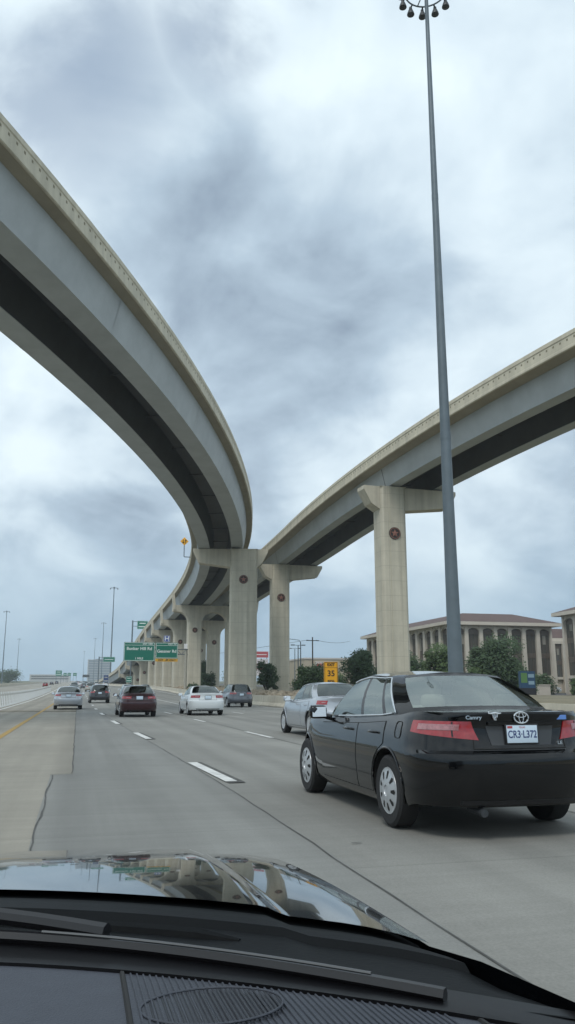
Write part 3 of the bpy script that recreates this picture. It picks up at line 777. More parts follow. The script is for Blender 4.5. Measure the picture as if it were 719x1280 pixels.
def make_car(name, label, spec, paint_mat, loc, rz=0.0, cat='car', group=None, glass='glass', seats='seat', hub='cap', lamps='wide', chrome_window=True, doors=True):
    sp = spec; sh = CarShape(sp)
    root = empty(name, loc, rz); tag(root, label, cat, group)
    ws = [p[1] for p in sp.belt]
    sp.cab = (min(p[1] for p in sp.belt[:3]) + .12, max(ws) - .1)
    bm = boolean_wells(car_body_bm(sh), sp)
    # wheel-arch lips
    for y in (0, sp.wb):
        for s in (-1, 1):
            pts = []
            for f in np.linspace(R(-12), R(192), 26):
                rr = sp.rw + .062; yy = y + rr * math.cos(f); zz = sp.rw + .005 + rr * math.sin(f)
                pts.append(mir(sh.Pa(sh.a_of_y(yy), max(zz, .2), .001), s))
            tube(bm, pts, .012, 6)
    pt = greenhouse(sp); nk = len(sp.belt); NS = 4
    glass = {}
    tb = {0: 'rear_window', 1: 'rear_window', 3: 'side_window', 4: 'side_window', 6: 'side_window', 8: 'windscreen', 9: 'windscreen'}
    fr = bmesh.new()
    for s in (1, -1):
        for k in range(nk - 1):
            for c in range(NS):
                f0, f1 = c / NS, (c + 1) / NS
                for j in range(len(TS) - 1):
                    q = [mir(pt(k, f, t), s) for f, t in ((f0, TS[j]), (f1, TS[j]), (f1, TS[j+1]), (f0, TS[j+1]))]
                    is_glass = k in sp.glass_keys and 2 <= j <= 6
                    if is_glass and k == 3 and c == NS - 1: is_glass = False      # divider bar
                    if is_glass:
                        nm = tb.get(k, 'side_window'); key = (nm, s if nm == 'side_window' else 0, k if nm == 'side_window' else 0)
                        g = glass.setdefault(key, bmesh.new()); b_ = g; mi = 0
                    else:
                        b_ = bm; mi = 0
                        if (k in (5,) and j >= 1) or (k == 3 and c == NS-1) or (k in sp.glass_keys and (j == 1 or j == 7)): mi = 3
                        if k in (3, 4, 6) and j == 7: mi = 3
                        if k in (5,) and j == 8: mi = 0
                    vs = [b_.verts.new(p) for p in q]
                    try: b_.faces.new(vs if s > 0 else vs[::-1]).material_index = mi
                    except ValueError: pass
    # roof skin
    prev = None
    ridge = []
    for k in range(nk):
        for c in range(NS if k < nk - 1 else 1): ridge.append(pt(k, c / NS, 1.0))
    y0, y1 = ridge[0].y, ridge[-1].y
    for i, p in enumerate(ridge):
        NX = 8; row = []
        for q in range(NX + 1):
            u = -1 + 2 * q / NX
            fy = max(0, min(1, (p.y - y0) / (y1 - y0)))
            row.append(bm.verts.new((-u * p.x, p.y, p.z + sp.roof_crown * (1 - u*u) * (min(1, p.x/.5)) * math.sin(math.pi * (.15 + .7 * fy)))))
        if prev:
            for q in range(NX):
                try: bm.faces.new((prev[q], prev[q+1], row[q+1], row[q])).material_index = 0
                except ValueError: pass
        prev = row
    bmesh.ops.remove_doubles(bm, verts=bm.verts, dist=.0004)
    body = mesh_obj('body', bm, [paint_mat, M['black'], M['cabin'], M['trim']], root, ang=32)
    for (nm, s, k), g in sorted(glass.items()):
        bmesh.ops.remove_doubles(g, verts=g.verts, dist=.0004); mesh_obj(nm, g, M[GL(spec, nm)], root, ang=60)
    # window surround
    if chrome_window:
        for s in (1, -1):
            bm = bmesh.new()
            top = [mir(pt(k, f, .945), s) for k in (3, 4, 5, 6) for f in (0, .25, .5, .75)] + [mir(pt(7, 0, .9), s)]
            rear = [mir(pt(3, 0, t), s) for t in (.03, .2, .4, .6, .8, .945)]
            low = [mir(pt(k, f, .02), s) for k in (3, 4, 5, 6) for f in (0, .25, .5, .75)]
            n_ = Vector((s, 0, .2)).normalized() * .006
            tube(bm, [p + n_ for p in low[::-1] + rear[1:] + top[1:]], .009, 6)
            mesh_obj('window_trim', bm, M['chrome'], root)
    # doors: a dark gap patch under a slightly proud skin
    if doors:
        yB = sp.belt[5][1] + .05
        def ylim(z, y):   # keep clear of rear wheel arch
            d = (sp.rw + .10)**2 - (z - sp.rw)**2
            return max(y, math.sqrt(d) if d > 0 else -9)
        yrear = sp.belt[3][1] + .12
        ztop = lambda y: lin(sp.zs, y) - .055
        for s in (1, -1):
            for (ya, yb, first) in ((lambda z: ylim(z, yrear), lambda z: yB - .012, 0), (lambda z: yB + .012, lambda z: min(sp.belt[7][1] + .12, sp.wb - .40 + .12 * max(0, z - .5)), 1)):
                bm = bmesh.new()
                patch(bm, sh, lambda z: sh.a_of_y(ya(z) - .010), lambda z: sh.a_of_y(yb(z) + .010), .275, lambda f: ztop(ya(.8) + (yb(.8) - ya(.8)) * f) + .008, .002, s, 12, 10)
                gap = bm
                bm = bmesh.new()
                patch(bm, sh, lambda z: sh.a_of_y(ya(z)), lambda z: sh.a_of_y(yb(z)), .285, lambda f: ztop(ya(.8) + (yb(.8) - ya(.8)) * f), .006, s, 12, 10)
                d = mesh_obj('door', bm, paint_mat, root, ang=40)
                mesh_obj('door_seal', gap, M['black'], d, ang=40)
                # handle
                yh = ya(.85) + .16; bm = bmesh.new()
                pts = [mir(sh.Pa(sh.a_of_y(yh + q * .2), .85 + .008 * math.sin(q * math.pi), o), s) for q, o in ((0, .008), (.15, .035), (.5, .042), (.85, .035), (1, .008))]
                tube(bm, pts, [.010, .015, .016, .015, .010], 8)
                mesh_obj('handle', bm, paint_mat, d)
    # mirrors
    bmi = sp.belt[7]
    for s in (1, -1):
        c = Vector((s * (sp.W + .085), bmi[1] - .02, bmi[2] + .055))
        bm = bmesh.new(); rbox(bm, c, (.21, .13, .155), .045, 4)
        tube(bm, [(s * (sp.W - .09), bmi[1] - .0, bmi[2] - .01), (s * (sp.W + .04), bmi[1], bmi[2] + .02)], [.04, .03], 8)
        mr = mesh_obj('side_mirror', bm, paint_mat, root)
        bm = bmesh.new(); rbox(bm, (0, 0, 0), (.165, .008, .115), .003, 1, M=Matrix.Translation(c + Vector((0, -.068, 0))) @ Matrix.Rotation(R(-7), 4, 'X') @ Matrix.Rotation(R(8 * s), 4, 'Z')); mesh_obj('mirror_glass', bm, M['chrome'], mr)
    # wheels
    for y in (0, sp.wb):
        for s in (1, -1):
            Mx = Matrix.Translation((s * (sp.W - .115), y, sp.rw))
            if s < 0: Mx = Mx @ Matrix.Rotation(math.pi, 4, 'Z')
            r = sp.rw; bm = bmesh.new()
            lathe(bm, [(r*.62, -.10), (r*.90, -.105), (r*.985, -.085), (r, -.05), (r, .05), (r*.985, .085), (r*.90, .105), (r*.66, .098), (r*.645, .06), (r*.62, -.10)], 40, axis='x', M=Mx)
            wh = mesh_obj('wheel', bm, M['tyre'], root, ang=40)
            bm = bmesh.new()
            if hub == 'cap':
                lathe(bm, [(r*.655, .085), (r*.64, .10), (r*.60, .098), (r*.50, .108), (r*.3, .118), (r*.16, .122), (r*.15, .112), (0, .112)], 40, axis='x', M=Mx)
                for k in range(9):
                    a = 2 * math.pi * k / 9; q = []
                    for rr, da in ((.34, -.10), (.34, .10), (.53, .13), (.57, .0), (.53, -.13)):
                        h = float(np.interp(rr, [.3, .5, .6], [.121, .111, .101]))
                        q.append(bm.verts.new(Mx @ Vector((h, r*rr*math.cos(a+da), r*rr*math.sin(a+da)))))
                    bm.faces.new(q).material_index = 1
            else:
                lathe(bm, [(r*.655, .085), (r*.64, .10), (r*.58, .095), (r*.55, .03)], 40, axis='x', M=Mx)
                lathe(bm, [(r*.57, .03), (0, .03)], 40, axis='x', M=Mx, mi=1)
                lathe(bm, [(r*.18, .03), (r*.17, .095), (0, .10)], 24, axis='x', M=Mx)
                for k in range(10):
                    a = 2 * math.pi * k / 10; c_, s_ = math.cos(a), math.sin(a)
                    T = Mx @ Matrix(((1, 0, 0, 0), (0, c_, -s_, 0), (0, s_, c_, 0), (0, 0, 0, 1)))
                    box(bm, .055, .092, -.022, .022, r*.12, r*.60, M=T)
            mesh_obj('rim', bm, [M['hubcap'], M['black']], wh, ang=40)
    # lamps
    for s in (1, -1):
        if lamps == 'wide':
            bm = bmesh.new()
            patch(bm, sh, lambda z: .50 + (1.0 - z) * -.0 + max(0, (.99 - z)) * -.55, 1.10, lambda f: .835 + .06 * f, lambda f: .995 - .0 * f, .010, s, 14, 6)
            tl = mesh_obj('tail_lamp', bm, M['redlens'], root, ang=50)
            bm = bmesh.new()
            patch(bm, sh, .60, 1.0, lambda f: .918, lambda f: .968, .015, s, 12, 2); mesh_obj('reverse_lens', bm, M['clearlens'], tl, ang=50)
            bm = bmesh.new()
            patch(bm, sh, lambda z: .665 - (.99 - z) * .2, lambda z: .68 - (.99 - z) * .2, .862, .99, .013, s, 1, 4); mesh_obj('lamp_gap', bm, M['trim'], tl, ang=50)
        else:
            z0, z1, a0, a1 = lamps
            bm = bmesh.new(); patch(bm, sh, a0, a1, z0, z1, .010, s, 12, 5); tl = mesh_obj('tail_lamp', bm, M['redlens'], root, ang=50)
            bm = bmesh.new(); patch(bm, sh, a0 + .05, a0 + (a1-a0)*.45, z0 + (z1-z0)*.38, z0 + (z1-z0)*.66, .014, s, 6, 2); mesh_obj('reverse_lens', bm, M['clearlens'], tl, ang=50)
        af = sh.a[-1]
        bm = bmesh.new(); patch(bm, sh, af - 1.05, af - .52, lambda f: .60, lambda f: .70 - .02*f, .010, s, 10, 4); mesh_obj('headlamp', bm, M['headlens'], root, ang=50)
    # grille, bumper grille, rear bumper valance, plate
    bm = bmesh.new(); af = sh.a[-1]
    for s in (1, -1):
        patch(bm, sh, af - .45, af - .001, .52, .62, .006, s, 8, 3); patch(bm, sh, af - .55, af - .001, .26, .36, .006, s, 8, 3)
    mesh_obj('grille', bm, M['trim'], root, ang=50)
    zp = sp.plate_z if hasattr(sp, 'plate_z') else .885
    p = sh.Pa(0.001, zp); p2 = sh.Pa(.001, zp + .05); tilt = math.atan2(p2.y - p.y, .05)
    Mp = Matrix.Translation((0, p.y - .022, zp)) @ Matrix.Rotation(R(90) - tilt, 4, 'X')
    bm = bmesh.new(); rbox(bm, (0, 0, 0), (.33, .175, .014), .006, 2, M=Mp)
    fr_ = mesh_obj('plate_frame', bm, M['trim'], root)
    bm = bmesh.new(); rbox(bm, (0, 0, .006), (.302, .150, .012), .004, 2, M=Mp); mesh_obj('number_plate', bm, M['plate'], fr_)
    bm = bmesh.new()
    for s in (1, -1): patch(bm, sh, .0, .62 if sp.kind == 'sedan' else .55, .30, .335, .004, s, 8, 1)
    mesh_obj('bumper_valance', bm, M['trim'], root, ang=50)
    # seats inside
    seat_rows = sp.seats if hasattr(sp, 'seats') else ((.92, 1.13, (.38, -.38)), (.02, 1.04, (.40, -.40)))
    for y, zt, xs in seat_rows:
        for x in xs:
            bm = bmesh.new(); Rm = Matrix.Translation((x, y, zt)) @ Matrix.Rotation(R(16), 4, 'X')
            rbox(bm, (0, 0, -.13), (.50 if y > .6 else .70, .13, .42), .055, 4, M=Rm)
            rbox(bm, (0, .0, .125), (.25, .10, .125), .045, 4, M=Rm)
            for q in (-.06, .06): tube(bm, [Rm @ Vector((q, 0, .03)), Rm @ Vector((q, 0, .12))], .008, 6)
            mesh_obj('seat', bm, M[seats], root)
    bm = bmesh.new(); tube(bm, [Vector((-.37 + .17*math.cos(a), 1.70 + .06*math.sin(a), 1.04 + .16*math.sin(a))) for a in np.linspace(0, 6.283, 20)], .014, 6, cap=False)
    mesh_obj('steering_wheel', bm, M['trim'], root)
    if sp.kind == 'sedan':
        # boot lid gap lines
        bm = bmesh.new()
        for s in (1, -1):
            for q in range(1):
                pts = [mir(sh.Pa(.46, z, .002), s) for z in np.linspace(.845, .76, 5)]
                tube(bm, pts, .0045, 5)
                pts = [mir(sh.Pa(a, .762, .003), s) for a in np.linspace(.46, .002, 8)]
                tube(bm, pts, .005, 5)
        mesh_obj('boot_lid_gap', bm, M['black'], root)
    bm = bmesh.new(); tube(bm, [(-.4, sp.yr + .08, .235), (-.4, sp.yr + .35, .25)], .035, 10); mesh_obj('exhaust_pipe', bm, M['darkmetal'], root)
    return root, sh, Mp, fr_
def GL(spec, nm): return 'glass' if spec.clear_glass else 'glass_dark'

# --- the black sedan beside us
sp = CarSpec(clear_glass=True)
black, sh, Mp, plate_parent = make_car('sedan', 'glossy black sedan with silver hubcaps close by in the next lane on the right', sp, P_BLACK, (3.818, 7.63, 0), R(.7), seats='seat')
plate = [o for o in plate_parent.children][0]
Mt = Mp @ Matrix.Translation((0, -.004, .0125))
text_obj('plate_lettering', 'CR3\u00b7L372', .088, M['plateblue'], plate, Mt, ext=.001, sx=.80, bold=.0015)
bm = bmesh.new(); box(bm, -.145, -.095, .050, .070, .0122, .0135, M=Mp); mesh_obj('plate_emblem', bm, M['platered'], plate)
text_obj('plate_state_name', 'TEXAS', .022, M['platered'], plate, Mp @ Matrix.Translation((.0, .057, .0125)), ext=.0008, sx=1.0)
# plate recess: a shallow framed panel behind the plate
bm = bmesh.new()
for s in (1, -1): patch(bm, sh, .0, lambda z: .30 + (z - .80) * .35, .79, .955, .005, s, 8, 6)
mesh_obj('plate_recess', bm, mat('recess_black_satin', (.03, .032, .035), .35, coat=.3), black, ang=40)
bm = bmesh.new()
for s in (1, -1): patch(bm, sh, .0, .34, .965, .99, .022, s, 8, 2)
mesh_obj('boot_garnish', bm, P_BLACK, black, ang=40)
# oval emblem
pe = sh.Pa(.001, 1.022); Me = Matrix.Translation((0, pe.y - .016, 1.026)) @ Matrix.Rotation(R(86), 4, 'X')
bm = bmesh.new()
def ell(rx, ry, cx=0, cy=0, n=36): return [Me @ Vector((cx + rx*math.cos(a), cy + ry*math.sin(a), 0)) for a in np.linspace(0, 2*math.pi, n)]
tube(bm, ell(.070, .048), .0075, 8, cap=False); tube(bm, ell(.022, .045), .0055, 8, cap=False); tube(bm, ell(.050, .020, 0, .022), .0055, 8, cap=False)
mesh_obj('emblem', bm, M['chrome'], black)
# steer-head ornament
po = sh.Pa(.285, 1.045); Mo = Matrix.Translation((-po.x, po.y - .008, 1.050)) @ Matrix.Rotation(R(86), 4, 'X')
bm = bmesh.new()
def P2(x, y): return Mo @ Vector((x, y, .004))
tube(bm, [P2(-.055, .035), P2(-.060, .015), P2(-.035, .012), P2(0, .016), P2(.035, .012), P2(.060, .015), P2(.055, .035)], [.003, .007, .009, .010, .009, .007, .003], 8)
tube(bm, [P2(-.022, .008), P2(-.018, -.02), P2(-.008, -.042), P2(.008, -.042), P2(.018, -.02), P2(.022, .008)], .007, 8)
tube(bm, [P2(0, .01), P2(0, -.03)], [.004, .007], 8)
mesh_obj('steer_head_ornament', bm, M['chrome'], black)
pn_ = sh.Pa(.47, 1.025); text_obj('model_script', 'Camry', .044, M['chrome'], black, Matrix.Translation((-pn_.x - .02, pn_.y - .012, 1.028)) @ Matrix.Rotation(R(-4), 4, 'Z') @ Matrix.Rotation(R(88), 4, 'X'), ext=.003, sx=1.25, bold=.001)
pn_ = sh.Pa(.40, .80); text_obj('trim_badge', 'LE', .038, M['chrome'], black, Matrix.Translation((pn_.x, pn_.y - .010, .805)) @ Matrix.Rotation(R(88), 4, 'X'), ext=.003, sx=1.3, bold=.001)
pn_ = sh.Pa(.47, 1.02); bm = bmesh.new(); rbox(bm, (pn_.x, pn_.y - .004, 1.025), (.12, .006, .04), .002, 1); mesh_obj('boot_sticker', bm, mat('sticker_blue', (.12, .25, .6), .4), black)
# fuel door outline
bm = bmesh.new(); c0 = sh.a_of_y(-.28)
pts = [mir(sh.Pa(c0 + .085*math.copysign(abs(math.cos(a))**.5, math.cos(a)), .90 + .075*math.copysign(abs(math.sin(a))**.5, math.sin(a)), .002), -1) for a in np.linspace(0, 2*math.pi, 30)]
tube(bm, pts, .004, 5, cap=False); mesh_obj('fuel_door_outline', bm, M['black'], black)

# --- other traffic
def sedan_variant(**k): return CarSpec(clear_glass=False, **k)
make_car('sedan', 'silver sedan two lanes over, half hidden behind the nearest black car', sedan_variant(), P_SILVER, (7.0, 21.7, 0), R(.5), lamps=(.88, .985, .68, 1.05), hub='spoke', seats='seat_dark')
make_car('sedan', 'white sedan with red tail lamps ahead, between the maroon car and the grey SUV', sedan_variant(), P_WHITE, (6.35, 42.2, 0), R(1), lamps=(.86, .985, .42, .98), hub='spoke', seats='seat_dark')
mz = sedan_variant(W=.87)
make_car('sedan', 'maroon sedan ahead in the lane right of ours', mz, P_MAROON, (2.85, 40.6, 0), R(1.2), lamps=(.84, .96, .40, .95), seats='seat')
make_car('sedan', 'silver sedan ahead in our own lane on the left', sedan_variant(), P_SILVER, (-.55, 56.2, 0), R(1), lamps=(.86, .97, .5, 1.0), hub='spoke', seats='seat_dark')
SUVK = dict(kind='suv', W=.93, yr=-.95, yf=3.65, wb=2.70, rw=.36,
    dr=[(.16, .2), (.3, .06), (.45, .0), (.62, .0), (.70, .03), (.76, .05), (1.0, .07), (1.15, .10)],
    zs=[(-1.0, 1.10), (0, 1.09), (1.2, 1.06), (2.2, 1.04), (2.6, 1.02), (3.1, .95), (3.5, .85), (3.7, .80)],
    zb=[(-1, .36), (-.5, .28), (0, .26), (2.8, .25), (3.7, .28)],
    belt=[(0, -.83, 1.10), (.45, -.81, 1.10), (.72, -.70, 1.10), (.80, -.52, 1.10), (.83, .10, 1.09), (.85, 1.02, 1.07), (.85, 1.10, 1.068), (.82, 2.12, 1.04), (.72, 2.42, 1.05), (.40, 2.58, 1.08), (0, 2.64, 1.09)],
    roof=[(0, -.42, 1.62), (.40, -.41, 1.615), (.56, -.36, 1.59), (.60, -.18, 1.60), (.615, .16, 1.62), (.63, .98, 1.64), (.63, 1.06, 1.64), (.60, 1.56, 1.60), (.54, 1.68, 1.585), (.32, 1.76, 1.605), (0, 1.79, 1.61)],
    seats=((1.05, 1.28, (.38, -.38)), (.1, 1.25, (.40, -.40))), plate_z=.90)
make_car('suv', 'grey SUV ahead on the right, beside the concrete barrier', CarSpec(clear_glass=False, **SUVK), P_GREY, (11.6, 60.2, .01), R(1), cat='suv', lamps=(.92, 1.04, .42, .98), hub='spoke', seats='seat_dark', chrome_window=False)
make_car('suv', 'black SUV further ahead, in front of and between the silver and maroon cars', CarSpec(clear_glass=False, **SUVK), P_DARK, (2.0, 78.5, gz(78)), R(1), cat='suv', lamps=(.92, 1.08, .5, 1.0), hub='spoke', seats='seat_dark', chrome_window=False)

# --- far traffic: one merged mesh per body type, painted per car
def merge_tree(root, name):
    bm = bmesh.new(); mats = []
    inv = root.matrix_world.inverted()
    def go(o):
        if o.type == 'MESH' and o.name.split('.')[0] not in ('seat', 'steering_wheel', 'exhaust_pipe'):
            t = bmesh.new(); t.from_mesh(o.data)
            for f in t.faces:
                m = o.data.materials[f.material_index]
                if m not in mats: mats.append(m)
                f.material_index = mats.index(m)
            me = bpy.data.meshes.new('t'); t.to_mesh(me); t.free(); bm.from_mesh(me); bpy.data.meshes.remove(me)
        for c in o.children: go(c)
    go(root)
    me = bpy.data.meshes.new(name); bm.to_mesh(me); bm.free()
    for m in mats: me.materials.append(m)
    return me, mats
bpy.context.view_layer.update()
roots = {o['label']: o for o in COL.objects if o.get('label')}
sed_me, sed_m = merge_tree(roots['maroon sedan ahead in the lane right of ours'], 'far_sedan_mesh')
suv_me, suv_m = merge_tree(roots['grey SUV ahead on the right, beside the concrete barrier'], 'far_suv_mesh')
def far_car(kind, label, pm, x, y, rz=0.0, z=None):
    me, base = (sed_me, P_MAROON) if kind == 'sedan' else (suv_me, P_GREY)
    o = bpy.data.objects.new('sedan' if kind == 'sedan' else 'suv', me); COL.objects.link(o)
    i = [m for m in me.materials].index(base)
    o.material_slots[i].link = 'OBJECT'; o.material_slots[i].material = pm
    o.location = (x, y, (gz(y) if z is None else z) + .012); o.rotation_euler = (0, 0, rz)
    tag(o, label, 'car' if kind == 'sedan' else 'suv'); return o
far_car('sedan', 'grey sedan just beyond the silver car in our lane, mostly hidden by it', P_GREY, -.9, 97)
far_car('sedan', 'dark sedan in our lane, second car beyond the silver one', P_DARK, -.6, 140)
far_car('suv', 'dark SUV far ahead in our lane, third beyond the silver car', P_DARK, -.8, 205)
far_car('suv', 'white SUV just ahead of the maroon sedan, seen past its left side', P_WHITE, 6.1, 104)
far_car('sedan', 'orange car whose roof shows just above the maroon sedan', P_ORANGE, 7.9, 121)
far_car('sedan', 'pale grey sedan in the exit lane, between the maroon car and the arched bents', P_SILVER, 12.6, 160)
far_car('suv', 'champagne SUV beyond the black SUV, slightly left of it', P_TAN, 2.4, 168)
far_car('sedan', 'grey sedan left of the champagne SUV, further on', P_GREY, 1.6, 226)
far_car('sedan', 'white sedan far ahead, left of the grey sedan and the champagne SUV', P_WHITE, .9, 330)
far_car('suv', 'white SUV far ahead, above the roof of the black SUV', P_WHITE, 6.2, 290)
far_car('suv', 'white SUV far ahead on the right, nearest the blue sign', P_WHITE, 9.2, 285)
far_car('sedan', 'dark sedan far ahead close to the vanishing point in our lane', P_DARK, -1.0, 420)
far_car('sedan', 'silver sedan far ahead by the distant green signs', P_SILVER, 2.6, 440)
for lb_, kd, pm_, x_, y_ in (('tan SUV in the far pack of traffic, one lane right of the white SUV', 'suv', P_TAN, 4.2, 262), ('small white sedan deep in the far pack, above the roof of the maroon car', 'sedan', P_WHITE, 6.4, 375),
        ('dark SUV deep in the far pack, just left of the blue sign', 'suv', P_DARK, 3.6, 520), ('silver SUV at the far end of our lane, smallest there', 'suv', P_SILVER, -.4, 560), ('red sedan far ahead at the left of the distant pack', 'sedan', P_RED, .6, 500), ('grey SUV far ahead between the white sedan and the dark overhead sign', 'suv', P_GREY, 3.2, 350)):
    far_car(kd, lb_, pm_, x_, y_)
far_car('sedan', 'red sedan across the median on the far left, nearest of three there', P_RED, -10.4, 285)
far_car('sedan', 'dark sedan across the median, middle of the three there', P_DARK, -11.4, 385)
far_car('suv', 'dark SUV across the median, furthest of the three there', P_DARK, -10.8, 450)
far_car('sedan', 'white car parked by the hedge in front of the offices at the right edge', P_WHITE, 92, 146, R(75), .55)

# ------------------------------------------------------------------ own car (front end and dashboard, seen from inside)
own = empty('car', (-.44, 0, 0)); tag(own, 'black car we ride in, its glossy bonnet, wipers and dashboard along the bottom edge', 'car')
HB = lambda x: 1.55 - .558 * x * x          # rear edge of the bonnet (x from the car's centre line)
WB = lambda x: 1.112 - .52 * x * x          # foot of the windscreen
def bonnet_z(x, y):
    s_ = abs(x) / .91; d = max(0, y - 1.3)
    z = .955 - .04 * (y - 1.55) - .05 * d * d - .01 * s_ * s_ - max(0, s_ - .9) ** 2
    return z + .006 * (1 - smoothstep(.79, .83, s_)) + .004 * smoothstep(.30, .35, s_) * (1 - smoothstep(.79, .83, s_)) - .012
bm = bmesh.new(); rows = []
XS = sorted(set(list(np.linspace(-.91, .91, 61)) + [s * q for s in (-1, 1) for q in np.linspace(.69, .78, 8)]))
for j in range(37):
    f = j / 36; row = []
    for x in XS:
        y0 = HB(x); y1 = 2.2 - .28 * abs(x / .91) ** 2.4; y = y0 + (y1 - y0) * f
        row.append(Vector((x, y, bonnet_z(x, y))))
    rows.append(row)
grid_faces(bm, rows)
OWNP = paint('own_paint_black', (.006, .007, .009), 0, .12)
OWNP.node_tree.nodes['Principled BSDF'].inputs['Coat Roughness'].default_value = .022
mesh_obj('bonnet', bm, OWNP, own, ang=70)
bm = bmesh.new()
edge = [rows[0][-1]] + [r[-1] for r in rows]
for s in (1, -1):
    top = [Vector((r[-1].x * s, r[-1].y, r[-1].z - .004)) for r in rows]
    top = [Vector((s * .91, -.1, 1.0)), Vector((s * .91, .5, .995)), Vector((s * .91, .75, .982)), Vector((s * .91, .94, .962))] + top
    grid_faces(bm, [top, [Vector((p.x + s*.03, p.y, p.z - .06)) for p in top], [Vector((p.x + s*.045, p.y, .60)) for p in top], [Vector((p.x + s * .01, p.y, .24)) for p in top]], flip=s < 0)
front = [r for r in rows[-1]]
grid_faces(bm, [[Vector((p.x, p.y, p.z - .004)) for p in front], [Vector((p.x, p.y + .10, p.z - .09)) for p in front], [Vector((p.x, p.y + .14, .5)) for p in front], [Vector((p.x, p.y + .06, .22)) for p in front]])
mesh_obj('wing', bm, OWNP, own, ang=50)
for s in (1, -1):
    Mx = Matrix.Translation((s * .84, 1.75, .33)); bm = bmesh.new()
    lathe(bm, [(.2, -.1), (.3, -.105), (.33, -.06), (.33, .06), (.3, .105), (.2, .1)], 32, axis='x', M=Mx, closed=True); mesh_obj('wheel', bm, M['tyre'], own)
# cowl with louvres
COWL = mat('cowl_plastic', (.004, .005, .006), .6, spec=.12, noise=.1, nscale=8, bump=.05, bscale=120)
bm = bmesh.new()
prof = [(-.006, .0, -.025), (-.012, 0, -.03), (-.06, 0, -.012), (-.10, 0, .004), (-.16, 0, .0), (-.22, 0, .006)]
rows2 = []
def cowl_z(x, t): return (bonnet_z(x, HB(x)) - .008) * (1 - max(t, 0)) + .972 * max(t, 0) + .006 * (abs(x) / .91) ** 6 * t
for k, (t, zz) in enumerate(((-.8, -.03), (-.4, -.016), (-.05, -.010), (.012, -.006), (.05, -.001), (.2, .002), (.32, .003), (.36, -.006), (.55, -.008), (.75, -.004), (1.0, .0))):
    rows2.append([Vector((x, HB(x) + (WB(x) + .03 - HB(x)) * t, (cowl_z(x, t) if t >= 0 else bonnet_z(x, HB(x) + (WB(x) + .03 - HB(x)) * t)) + zz)) for x in np.linspace(-.905, .905, 60)])
grid_faces(bm, rows2, flip=True); cw = mesh_obj('cowl_panel', bm, COWL, own, ang=20)
for x0, x1 in ((-.80, -.10), (.02, .66)):
    bm = bmesh.new()
    pts = [(x, HB(x) + (WB(x) - HB(x)) * .45, cowl_z(x, .45) - .008) for x in np.linspace(x0, x1, 14)]
    tube(bm, pts, [.004] + [.012] * 12 + [.004], 8)
    mesh_obj('cowl_rib', bm, COWL, own, ang=40)
# black ceramic band at the foot of the windscreen
bm = bmesh.new()
grid_faces(bm, [[Vector((x, WB(x) + q, .970 + zz)) for x in np.linspace(-.92, .92, 40)] for q, zz in ((.075, -.006), (.07, .004), (.0, .008), (-.054, .018), (-.056, .006))], flip=True)
mesh_obj('windscreen_seal', bm, mat('ceramic_band', (.003, .003, .004), .4, spec=.2), own, ang=40)
# wipers
BL = lambda x: 1.185 - .61 * x * x
for x0, x1 in ((-.86, .10), (-.02, .80)):
    bm = bmesh.new(); n_ = 14
    xs = np.linspace(x0 - .02, x0 + (x1 - x0) * .62, n_)
    arm = [(x, BL(x) + .055 - .035 * (i / (n_ - 1)), .990 + .010 * math.sin(i / (n_ - 1) * math.pi)) for i, x in enumerate(xs)]
    tube(bm, arm, [.017, .017, .016, .014] + [.010] * (n_ - 4), 8)
    lathe(bm, [(.026, -.02), (.026, .012), (.018, .020), (0, .022)], 16, M=Matrix.Translation(arm[0]))
    wp = mesh_obj('wiper', bm, M['trim'], own)
    bm = bmesh.new(); tube(bm, [(x, BL(x) + .004, .981) for x in np.linspace(x0, x1, 30)], .0075, 6)
    mesh_obj('wiper_blade', bm, M['trim'], wp)
    for f0, f1 in ((.05, .45), (.53, .93)):
        bm = bmesh.new(); tube(bm, [(x, BL(x), .990) for x in np.linspace(x0 + (x1 - x0) * f0, x0 + (x1 - x0) * f1, 14)], .0018, 6)
        mesh_obj('blade_spine', bm, M['spine'], wp)
# roof, pillars and door tops behind the driver's eye line
bm = bmesh.new()
grid_faces(bm, [[Vector((x, y, z - .05 * (x / .62) ** 2)) for x in np.linspace(-.66, .66, 12)] for y, z in ((.10, 1.535), (-.4, 1.575), (-1.2, 1.57), (-2.0, 1.52), (-2.5, 1.15))], flip=True)
grid_faces(bm, [[Vector((x, y, z - .05 * (x / .62) ** 2)) for x in np.linspace(-.66, .66, 12)] for y, z in ((.10, 1.515), (-.4, 1.545), (-1.2, 1.54), (-2.0, 1.49), (-2.5, 1.12))])
mesh_obj('roof', bm, OWNP, own, ang=40, normals=False)
for s in (1, -1):
    bm = bmesh.new()
    for y in (-.35, -1.9): tube(bm, [(s * .90, y, .95), (s * .66, y, 1.50)], .05, 6)
    mesh_obj('pillar', bm, M['cabin'], own)
    bm = bmesh.new(); rbox(bm, (s * .885, -.95, .62), (.07, 2.5, .72), .03, 2); mesh_obj('door', bm, OWNP, own)
# dashboard
DASH = mat('dashboard_vinyl', (.050, .057, .074), .62, noise=.06, nscale=30, bump=.25, bscale=420)
bm = bmesh.new()
def dash_z(x, t): return .984 + .014 * math.sin(min(1, t * 2.2) * math.pi / 2) - .10 * max(0, t - .3) ** 2
rowsd = []
for t in np.linspace(0, 1, 22): rowsd.append([Vector((x, WB(x) - .046 - t * .62, dash_z(x, t))) for x in np.linspace(-.93, .93, 60)])
grid_faces(bm, rowsd, flip=True)
grid_faces(bm, [rowsd[-1], [Vector((p.x, p.y + .03, p.z - .22)) for p in rowsd[-1]]], flip=True)
dash = mesh_obj('dashboard', bm, DASH, own, ang=50)
